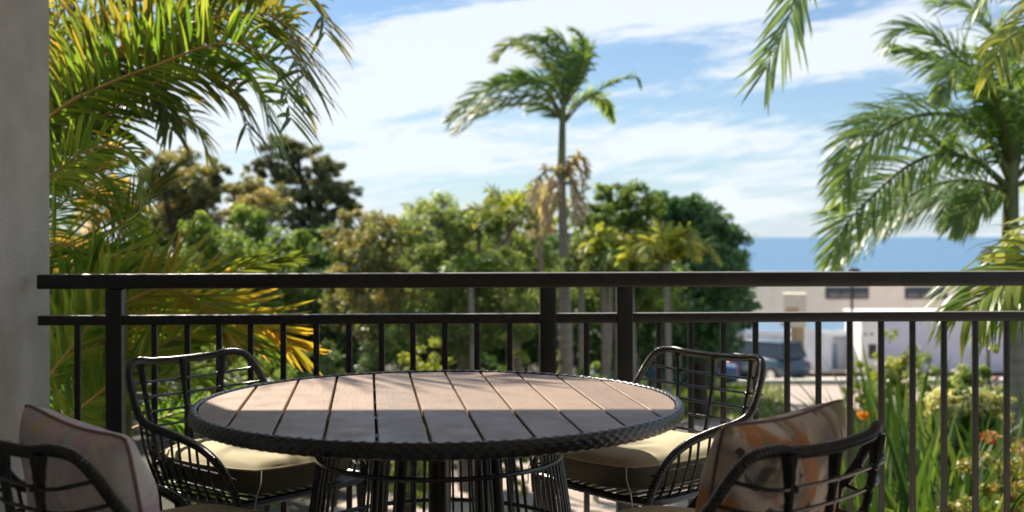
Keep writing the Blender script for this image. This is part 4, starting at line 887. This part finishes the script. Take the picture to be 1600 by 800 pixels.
# dark mass of shrubbery closing the view under the trees
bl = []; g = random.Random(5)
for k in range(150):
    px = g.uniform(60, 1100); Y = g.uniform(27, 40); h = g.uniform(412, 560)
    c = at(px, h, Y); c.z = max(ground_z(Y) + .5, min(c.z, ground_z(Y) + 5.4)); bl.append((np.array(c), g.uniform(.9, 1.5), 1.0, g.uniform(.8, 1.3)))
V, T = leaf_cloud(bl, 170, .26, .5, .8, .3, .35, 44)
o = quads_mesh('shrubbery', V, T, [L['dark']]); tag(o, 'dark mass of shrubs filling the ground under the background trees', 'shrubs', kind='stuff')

# individual shrubs in the garden beyond the railing
def gpos(px, Y): return Vector(((px - 800) / FPX * Y, Y, ground_z(Y)))
for i, (px, py, Y, r, lm, lab) in enumerate([
    (640, 585, 15.5, .42, 'yel', 'yellow green shrub behind the far edge of the table, left one'), (690, 575, 16.0, .36, 'yel', 'yellow green shrub behind the far edge of the table, middle one'),
    (805, 590, 16.5, .34, 'yel', 'yellow green shrub just left of the middle railing post'), (590, 560, 19, .55, 'dark', 'dark shrub behind the leftmost yellow green shrub'),
    (740, 560, 19, .55, 'fig', 'dark green shrub between the yellow green shrubs'), (870, 590, 20, .4, 'light', 'pale green shrub at the foot of the slender palm'),
    (930, 600, 17.5, .35, 'green', 'green shrub in front of the grey cabinet'), (520, 590, 17, .55, 'dark', 'dark shrub behind the left part of the table'),
    (400, 600, 14, .55, 'green', 'green shrub behind the far left chair'), (300, 590, 12, .5, 'green', 'green shrub below the cane palm fronds')]):
    c = at(px, py, Y); pos = Vector((c.x, Y, ground_z(Y))); rz = max(r, (c.z - pos.z) * .75)
    shrub('shrub', lab, 'shrub', pos, r, rz, lm, size=.075, dens=1500, seed=60 + i, tint=.5)

def strap_clump(pos, h, n, label, name='strap_leaf_plant', lm='strap', w=.045, seed=1, spread=.9, group='strap leaved plants in the garden bed'):
    g = np.random.default_rng(seed); t = thing(name, label, 'plant', pos, 0, group); K = 7
    V = np.zeros((n, 2 * K, 3)); a = g.uniform(0, 2 * PI, n); e = g.uniform(.75, 1.45, n) - (1 - spread) * 0
    p = np.stack([np.cos(a) * .08, np.sin(a) * .08, np.zeros(n)], 1) * g.uniform(.2, 1.6, (n, 1))
    d = np.stack([np.cos(a) * np.cos(e), np.sin(a) * np.cos(e), np.sin(e)], 1); sd_ = np.stack([-np.sin(a), np.cos(a), np.zeros(n)], 1) + g.normal(0, .3, (n, 3)); sd_ /= np.linalg.norm(sd_, axis=1)[:, None]
    ll = h * g.uniform(.65, 1.15, n); wp = np.interp(np.linspace(0, 1, K), [0, .4, .75, 1], [.5, 1, .75, .03]); ww = w * g.uniform(.7, 1.3, n)
    for k in range(K):
        V[:, 2 * k] = p - sd_ * (ww * wp[k] / 2)[:, None]; V[:, 2 * k + 1] = p + sd_ * (ww * wp[k] / 2)[:, None]
        p = p + d * (ll / (K - 1))[:, None]; d = d + np.array([0, 0, -1.0]) * (.05 + .07 * k) * g.uniform(.4, 1.5, (n, 1)) * spread; d /= np.linalg.norm(d, axis=1)[:, None]
    quads_mesh('leaves', V, g.uniform(0, 1, n), [L[lm]], t, strip=K)['kind'] = 'stuff'
    return t
clumps = [(1345, 730, 9.0), (1385, 665, 10.5), (1420, 700, 9.0), (1436, 670, 11), (1480, 705, 9.8), (1530, 700, 10.0), (1560, 700, 8.8), (1610, 670, 10.5), (1400, 610, 13), (1420, 620, 13.0), (1600, 700, 8.6), (1640, 680, 9.6), (1500, 720, 8.0), (1375, 740, 8.0), (1440, 730, 7.8), (1590, 630, 12.5)]
words_ = ['front left corner of the garden bed, behind the near right chair', 'left edge of the bed under the orange flower', 'front of the bed right of the chair corner', 'middle of the bed below the left end of the yellow flowers', 'middle of the bed in front of the yellow flowers', 'below the right end of the yellow flowers', 'front right of the bed near the variegated plant', 'right edge of the bed by the palm trunk', 'back left of the bed behind the orange flower', 'back of the bed left of the yellow flowers', 'front right corner of the bed behind the variegated plant', 'beyond the right edge of the bed', 'very front middle of the bed', 'very front left of the bed by the rattan chair', 'very front of the bed between two others', 'back right of the bed at the foot of the large palm']
for i, ((px, py, Y), wd) in enumerate(zip(clumps, words_)):
    c = at(px, py, Y); gz = ground_z(Y); pos = Vector((c.x, Y, gz)); hh_ = max(.7, (c.z - gz) * 1.0 + .55)
    pos.z = max(gz, c.z - .55)
    strap_clump(Vector((pos.x, pos.y, gz)), (c.z - gz) * 1.12 + .12, 85, 'green strap leaved clump, ' + wd, seed=80 + i, w=.075, spread=.75)
# flowers
def flower_bush(px, py, Y, r, lm, fl, nfl, label, name='flowering_shrub', seed=1, fs=.05, ff=.8):
    c = at(px, py, Y); pos = Vector((c.x, Y, ground_z(Y))); t = shrub(name, label, 'shrub', pos, r, max(r, (c.z - pos.z) * .72), lm, seed=seed, size=.09)
    g = np.random.default_rng(seed); hz = c.z - pos.z
    heads = np.stack([g.uniform(-1, 1, nfl) * r, g.uniform(-.6, .4, nfl) * r, hz + g.uniform(-.25, .25, nfl) * r * ff], 1); VV = []; TT = []
    for hd in heads:
        V, T = leaf_cloud([(hd, fs, fs, fs * .8)], 1, fs * .75, .7, .8, .6, .5, int(g.integers(9999))); VV.append(V); TT.append(T)
    quads_mesh('blossoms', np.concatenate(VV), np.concatenate(TT), [L[fl]], t)['kind'] = 'stuff'
    return t
flower_bush(1508, 628, 10.6, .33, 'strap', 'yflower', 60, 'shrub covered in large pale yellow flower heads left of the big palm trunk', seed=120, fs=.08)
flower_bush(1400, 580, 17.0, .5, 'yel', 'wflower', 16, 'yellow green shrub with white flowers behind the railing, left of the pale lavender wall', seed=121, fs=.05, ff=1.6)
flower_bush(1455, 590, 16.0, .45, 'green', 'wflower', 12, 'green shrub with white flowers in front of the lavender wall', seed=122, fs=.045, ff=1.6)
flower_bush(1350, 590, 19.0, .35, 'yel', 'wflower', 12, 'small light shrub with white flowers at the end of the driveway', seed=123, fs=.05, ff=1.6)
flower_bush(1530, 590, 15.0, .45, 'fine', 'oflower', 4, 'low shrub with a few orange flowers left of the palm trunk', seed=124, fs=.03, ff=1.4)
# bird of paradise flower
c = at(1352, 656, 10.2); bp_ = thing('bird_of_paradise', 'bird of paradise plant with one orange flower beside the driveway', 'plant', Vector((c.x, 10.2, ground_z(10.2)))); rel = c - bp_.location
mb = MB(); mb.tube(catmull([Vector((.05, 0, 0)), rel * .5 + Vector((.04, 0, 0)), rel + Vector((0, 0, -.02))], 12), .009, 6); mb.tube(catmull([rel + Vector((.02, 0, -.03)), rel + Vector((-.03, 0, -.01)), rel + Vector((-.10, 0, .01))], 8), np.linspace(.014, .002, 8), 6); mb.build('stalk', M['cane'], bp_)
VV = []
for k in range(10):
    a = math.radians(30 + k * 13); dd = Vector((math.cos(a), .25 * math.sin(k * 2.0), math.sin(a))); n_ = dd.cross(Vector((0, 1, .2))).normalized() * .014; Lh = .10 + .02 * math.sin(k)
    VV.append([rel - n_ * .3, rel + n_ * .3, rel + dd * Lh * .6 + n_, rel + dd * Lh * .6 - n_]); VV.append([rel + dd * Lh * .6 - n_, rel + dd * Lh * .6 + n_, rel + dd * Lh + n_ * .1, rel + dd * Lh - n_ * .1])
quads_mesh('petals', np.array([[tuple(p) for p in q] for q in VV]), rng.uniform(0, 1, len(VV)), [L['oflower']], bp_)
g = np.random.default_rng(9); n = 26; K = 6; V = np.zeros((n, 12, 3)); a = g.uniform(0, 2 * PI, n); e = g.uniform(1.0, 1.45, n); p = np.zeros((n, 3)); d = np.stack([np.cos(a) * np.cos(e), np.sin(a) * np.cos(e), np.sin(e)], 1); sd_ = np.stack([-np.sin(a), np.cos(a), np.zeros(n)], 1)
for k in range(K):
    wv_ = [.012, .012, .014, .11, .09, .004][k]; V[:, 2 * k] = p - sd_ * wv_ / 2; V[:, 2 * k + 1] = p + sd_ * wv_ / 2; p = p + d * (rel.z * .19); d = d + np.array([0, 0, -.07 * k]); d /= np.linalg.norm(d, axis=1)[:, None]
quads_mesh('leaves', V, g.uniform(.2, .8, n), [L['strap']], bp_, strip=K)['kind'] = 'stuff'
for i, (px, py, Y, r) in enumerate([(1565, 815, 7.4, .34), (1610, 785, 7.8, .30), (1515, 835, 7.0, .28)]):
    c = at(px, py, Y); pos = Vector((c.x, Y, ground_z(Y)))
    shrub('croton_shrub', ['yellow and red variegated shrub at the bottom right, middle of three', 'yellow and red variegated shrub at the bottom right corner', 'yellow and red variegated shrub at the bottom right, leftmost of three'][i], 'shrub', pos, r, max(r, (c.z - pos.z) * .8), 'redleaf', size=.05, dens=2600, seed=140 + i)

# ================================================================== BUILDINGS
def bx_part(name, parent, x0, y0, z0, x1, y1, z1, m, b=.02):
    mb = MB(); mb.bbox(x0, y0, z0, x1, y1, z1, b); return mb.build(name, M[m], parent)
def fit(px0, py0, px1, py1, Y): a = at(px0, py0, Y); b = at(px1, py1, Y); return a.x, b.x, b.z, a.z
# long cream building
Y = 62.0; x0, x1, zb, zt = fit(1140, 438, 1900, 560, Y); gz = ground_z(Y)
t = thing('long_building', 'long low cream building with two dark slot windows in front of the sea', 'building', Vector(((x0 + x1) / 2, Y, gz))); cx = (x0 + x1) / 2
wl = bx_part('wall', t, x0 - cx, 0, 0, x1 - cx, 9, zt - gz, 'cream'); bx_part('parapet', t, x0 - cx - .1, -.1, zt - gz + .003, x1 - cx + .1, 9.1, zt - gz + .15, 'cream')
for (a, b) in ((1292, 1355), (1416, 1478), (1540, 1602), (1664, 1726)):
    X0_, X1_, z0, z1 = fit(a, 451, b, 465, Y); f = bx_part('window', t, X0_ - cx - .08, -.06, z0 - gz - .08, X1_ - cx + .08, -.003, z1 - gz + .08, 'darkframe', .01)
    for k in range(3):
        w3 = (X1_ - X0_) / 3; bx_part('pane', f, X0_ - cx + k * w3 + .03, -.10, z0 - gz, X0_ - cx + (k + 1) * w3 - .03, -.065, z1 - gz, 'glass', .005)
# pylon
Y = 49.0; gz = ground_z(Y); x0, x1, zb, zt = fit(1224, 459, 1260, 512, Y); c = at(1242, 500, Y)
t = thing('sign_pylon', 'cream block pylon with orange lettering on a sandstone pillar', 'sign', Vector((c.x, Y, gz)), -.25)
bx_part('sign_block', t, -.50, 0, zb - gz, .50, .9, zt - gz, 'cream'); bx_part('pillar', t, -.18, .2, 0, .42, .75, zb - gz - .003, 'sandst')
mb = MB()
for k, xx in enumerate((-.30, -.12, .06)):
    zc = zb - gz + .55
    mb.box(xx - .06, -.03, zc, xx - .025, -.003, zc + .34)
    mb.tube([(xx - .045 + .06 - .06 * math.cos(q), -.016, zc + .26 + .07 * math.sin(q)) for q in np.linspace(0, PI, 8)], .018, 5)
    mb.box(xx + .055, -.03, zc, xx + .085, -.003, zc + .27)
o = mb.build('lettering', M['orangepaint'], t)
# carport on the left with a blue roof
def house(name, label, px0, px1, py_top, py_eave, py_bot, Y, roofm, wallm, windows, depth=5, gable=None, door=None, fasc='fascia'):
    gz = ground_z(Y); a = at(px0, py_eave, Y); b = at(px1, py_eave, Y); cx = (a.x + b.x) / 2; hw = (b.x - a.x) / 2; ez = a.z - gz; tz = at(px0, py_top, Y + depth / 2).z - gz
    t = thing(name, label, 'building', Vector((cx, Y, gz))); bx_part('wall', t, -hw + .15, .3, 0, hw - .15, depth, ez - .02, wallm)
    mb = MB(); V = [(-hw, 0, ez), (hw, 0, ez), (hw, depth / 2, tz), (-hw, depth / 2, tz), (hw, depth + .3, ez), (-hw, depth + .3, ez)]
    V2 = [(x, y, z + .10) for x, y, z in V]; mb.add(V + V2, [(0, 3, 2, 1), (3, 5, 4, 2), (6, 7, 8, 9), (9, 8, 10, 11), (0, 1, 7, 6), (5, 11, 10, 4), (1, 2, 8, 7), (2, 4, 10, 8), (0, 6, 9, 3), (3, 9, 11, 5)])
    mb.build('roof', M[roofm], t, smooth=False)
    bx_part('fascia', t, -hw - .05, -.08, ez - .08, hw + .05, -.004, ez + .20, fasc)
    for (p0, q0, p1, q1, mm) in windows:
        X0_, X1_, z0, z1 = fit(p0, q0, p1, q1, Y + .25); f = bx_part('window', t, X0_ - cx - .05, .22, z0 - gz - .05, X1_ - cx + .05, .297, z1 - gz + .05, 'trimw', .01)
        bx_part('pane', f, X0_ - cx, .18, z0 - gz, X1_ - cx, .217, z1 - gz, mm, .005)
    return t
house('small_house', 'small blue roofed house left of the sandstone pillar', 1120, 1234, 506, 524, 585, 54, 'roofblue', 'bluegrey', [(1190, 532, 1216, 552, 'paleglass'), (1140, 532, 1170, 552, 'paleglass')])
house('small_house', 'low blue roofed house with a pale door between pillar and white tower', 1256, 1352, 500, 523, 588, 53, 'roofblue', 'bluegrey', [(1284, 536, 1308, 580, 'paleglass'), (1322, 540, 1340, 560, 'paleglass')])
# white gable panel with sloping top
Y = 52.4; gz = ground_z(Y); c = at(1275, 520, Y); t = thing('gable_wall', 'white sloping gable panel beside the sandstone pillar', 'wall', Vector((c.x, Y, gz)))
z1 = at(1258, 511, Y).z - gz; z2 = at(1300, 524, Y).z - gz; mb = MB(); xw = at(1258, 511, Y).x - c.x; xe = at(1300, 511, Y).x - c.x
mb.add([(xw, 0, z1 - .25), (xe, 0, z2 - .15), (xe, 0, z2 + .05), (xw, 0, z1), (xw, .2, z1 - .25), (xe, .2, z2 - .15), (xe, .2, z2 + .05), (xw, .2, z1)], [(0, 1, 2, 3), (4, 7, 6, 5), (3, 2, 6, 7), (0, 4, 5, 1), (1, 5, 6, 2), (0, 3, 7, 4)]); mb.build('barge_board', M['fascia'], t, smooth=False)
mb = MB(); mb.add([(xw, .05, 0), (xe, .05, 0), (xe, .05, z2 - .152), (xw, .05, z1 - .252), (xw, .19, 0), (xe, .19, 0), (xe, .19, z2 - .152), (xw, .19, z1 - .252)], [(0, 1, 2, 3), (4, 7, 6, 5), (3, 2, 6, 7), (0, 4, 5, 1), (1, 5, 6, 2), (0, 3, 7, 4)]); mb.build('wall_panel', M['bluegrey'], t, smooth=False)
# white tower
Y = 51.0; gz = ground_z(Y); x0, x1, zb, zt = fit(1346, 500, 1378, 588, Y); cx = (x0 + x1) / 2
t = thing('white_tower', 'narrow white rendered block left of the lavender wall', 'building', Vector((cx, Y, gz))); bx_part('wall', t, x0 - cx, 0, 0, x1 - cx, 2.5, zt - gz, 'whitew')
X0_, X1_, z0, z1 = fit(1357, 538, 1369, 560, Y); bx_part('window', t, X0_ - cx, -.05, z0 - gz, X1_ - cx, -.003, z1 - gz, 'darkframe', .01)
mb = MB()
for px_ in (1352, 1362): q = at(px_, 522, Y); mb.box(q.x - cx - .05, -.04, q.z - gz - .05, q.x - cx + .05, -.004, q.z - gz + .05)
mb.build('vent', M['darkframe'], t)
# lavender wall building
Y = 52.0; x0, x1, zb, zt = fit(1379, 500, 1760, 590, Y); gz = ground_z(Y); cx = (x0 + x1) / 2
t = thing('lavender_building', 'plain lavender grey rendered building behind the garden flowers', 'building', Vector((cx, Y, gz))); bx_part('wall', t, x0 - cx, 0, 0, x1 - cx, 6, zt - gz, 'lav'); bx_part('coping', t, x0 - cx - .05, -.06, zt - gz + .003, x1 - cx + .05, 6.06, zt - gz + .12, 'whitew')
q = at(1440, 553, Y); mb = MB(); mb.ell((q.x - cx, -.02, q.z - gz), .10, .04, .10, 10, 6); mb.build('wall_lamp', M['darkframe'], t)
# low red fence along the road
Y = 50.4; gz = ground_z(Y); a = at(1232, 584, Y); b = at(1700, 584, Y); cx = (a.x + b.x) / 2
t = thing('low_fence', 'low dark red rail fence along the far side of the road', 'fence', Vector((cx, Y, gz))); hz = a.z - gz + .05; hw = (b.x - a.x) / 2
bx_part('rail', t, -hw, -.05, hz - .18, hw, .05, hz, 'redwood', .01)
p0 = None; k = -hw + .1
while k < hw:
    if p0 is None: p0 = q = bx_part('post', t, -.05, -.045, -.1, .05, .045, hz - .182, 'redwood', .01)
    else: q = p0.copy(); COL.objects.link(q)
    q.location = (k, 0, 0); k += 1.25
# lamp post
Y = 42.0; c = at(1331, 424, Y); gz = ground_z(Y); t = thing('street_lamp', 'thin dark lamp post in front of the left slot window', 'street lamp', Vector((c.x, Y, gz))); h = c.z - gz
mb = MB(); mb.tube([(0, 0, 0), (0, 0, h * .5), (0, 0, h - .05)], [.07, .055, .045], 10); mb.build('pole', M['darkframe'], t)
mb = MB(); mb.ell((.06, 0, h + .03), .28, .20, .10, 14, 8); mb.tube([(0, 0, h - .1), (0, 0, h)], .08, 10); mb.build('lamp_head', M['darkframe'], t)
# grey-blue cabinet
Y = 40.0; c = at(944, 540, Y); gz = ground_z(Y); t = thing('utility_cabinet', 'pale blue grey utility cabinet between two railing posts', 'cabinet', Vector((c.x, Y, gz)), .12); h = c.z - gz
bx_part('body', t, -.38, 0, .05, .38, .6, h - .04, 'cabinet', .02); bx_part('lid', t, -.42, -.04, h - .037, .42, .64, h + .03, 'cabinet', .02); bx_part('door', t, -.34, -.03, .12, .34, -.003, h - .1, 'cabinet', .01)
bx_part('plinth', t, -.4, -.02, -.1, .4, .62, .047, 'concrete', .01)

# cars
def car(label, pos, rz, paint, suv=False):
    t = thing('parked_car', label, 'car', pos, rz); Lc = 4.5; H = 1.75 if suv else 1.45
    pm_ = mat('car_paint', paint, .3, metal=.2, coat=.6)
    st = [(-2.25, .70, .45, .72), (-2.15, .82, .32, .92), (-1.6, .88, .22, .98 if not suv else 1.1), (-.6, .90, .20, 1.0 if not suv else 1.1), (.8, .90, .20, .98 if not suv else 1.1), (1.3, .89, .22, .92 if not suv else 1.05), (2.0, .84, .28, .80 if not suv else .95), (2.22, .72, .42, .66)]
    V = []; n = 12
    for (x, hw, z0, z1) in st:
        for k in range(n):
            a = 2 * PI * (k + .5) / n; c_, s_ = math.cos(a), math.sin(a); cu = math.copysign(abs(c_) ** .35, c_); su = math.copysign(abs(s_) ** .45, s_)
            V.append((x, hw * cu, (z0 + z1) / 2 + (z1 - z0) / 2 * su))
    F = [(i * n + k, i * n + (k + 1) % n, (i + 1) * n + (k + 1) % n, (i + 1) * n + k) for i in range(len(st) - 1) for k in range(n)] + [tuple(range(n))[::-1], tuple((len(st) - 1) * n + k for k in range(n))]
    mb = MB(); mb.add(V, F); mb.build('body', pm_, t, angle=50)
    zb_ = .93 if not suv else 1.05; xb = -1.95 if suv else -1.75
    g0 = [(xb, .78, zb_), (1.15, .80, zb_)]; r0_ = [(xb + .35, .62, H - .08), (.35, .62, H - .08)]
    V = [(xb, -.80, zb_), (1.2, -.80, zb_), (1.2, .80, zb_), (xb, .80, zb_), (xb + (.2 if suv else .55), -.62, H - .06), (.35, -.62, H - .06), (.35, .62, H - .06), (xb + (.2 if suv else .55), .62, H - .06)]
    mb = MB(); mb.add(V, [(0, 1, 5, 4), (1, 2, 6, 5), (2, 3, 7, 6), (3, 0, 4, 7), (4, 5, 6, 7), (0, 3, 2, 1)]); mb.build('windows', M['glass'], t, smooth=False)
    mb = MB(); mb.bbox(xb + (.15 if suv else .48), -.66, H - .058, .42, .66, H, .025); mb.build('roof', pm_, t)
    for s in (-1, 1):
        for (x0_, x1_) in ((-.35, -.42), (xb + .02, xb + (.2 if suv else .55)), (1.2, .35)):
            mb = MB(); mb.tube([(x0_, s * .805, zb_ - .02), (x1_, s * .635, H - .05)], .035, 6); mb.build('pillar', pm_, t)
        mb = MB(); mb.ell((-2.17, s * .62, .78), .06, .16, .10, 8, 6); mb.build('tail_light', M['redlamp'], t)
        mb = MB(); mb.ell((2.12, s * .60, .66), .09, .18, .09, 8, 6); mb.build('headlight', M['trimw'], t)
        for x in (-1.4, 1.4):
            mb = MB(); mb.tube([(x, s * .72, .33), (x, s * .90, .33)], .33, 20); wh = mb.build('wheel', M['darkframe'], t)
            mb = MB(); mb.tube([(x, s * .89, .33), (x, s * .915, .33)], .21, 14); mb.build('rim', M['steel_clip'], wh)
    return t
M['redlamp'] = mat('red_lamp', (0.45, 0.01, 0.01), .3)
Y = 43.5; car('blue car parked in the shade of the fig tree, seen through the far right chair', Vector(((1062 - 800) / FPX * Y, Y, ground_z(Y) + .0)), math.radians(170), (0.03, 0.09, 0.20))
Y = 49.5; car('dark blue grey four wheel drive left of the sandstone pillar', Vector(((1188 - 800) / FPX * Y, Y, ground_z(Y))), math.radians(125), (0.05, 0.10, 0.14), True)
Y = 51.5; car('dark blue car mostly hidden behind the other parked cars', Vector(((1135 - 800) / FPX * Y, Y, ground_z(Y))), math.radians(100), (0.02, 0.05, 0.12))
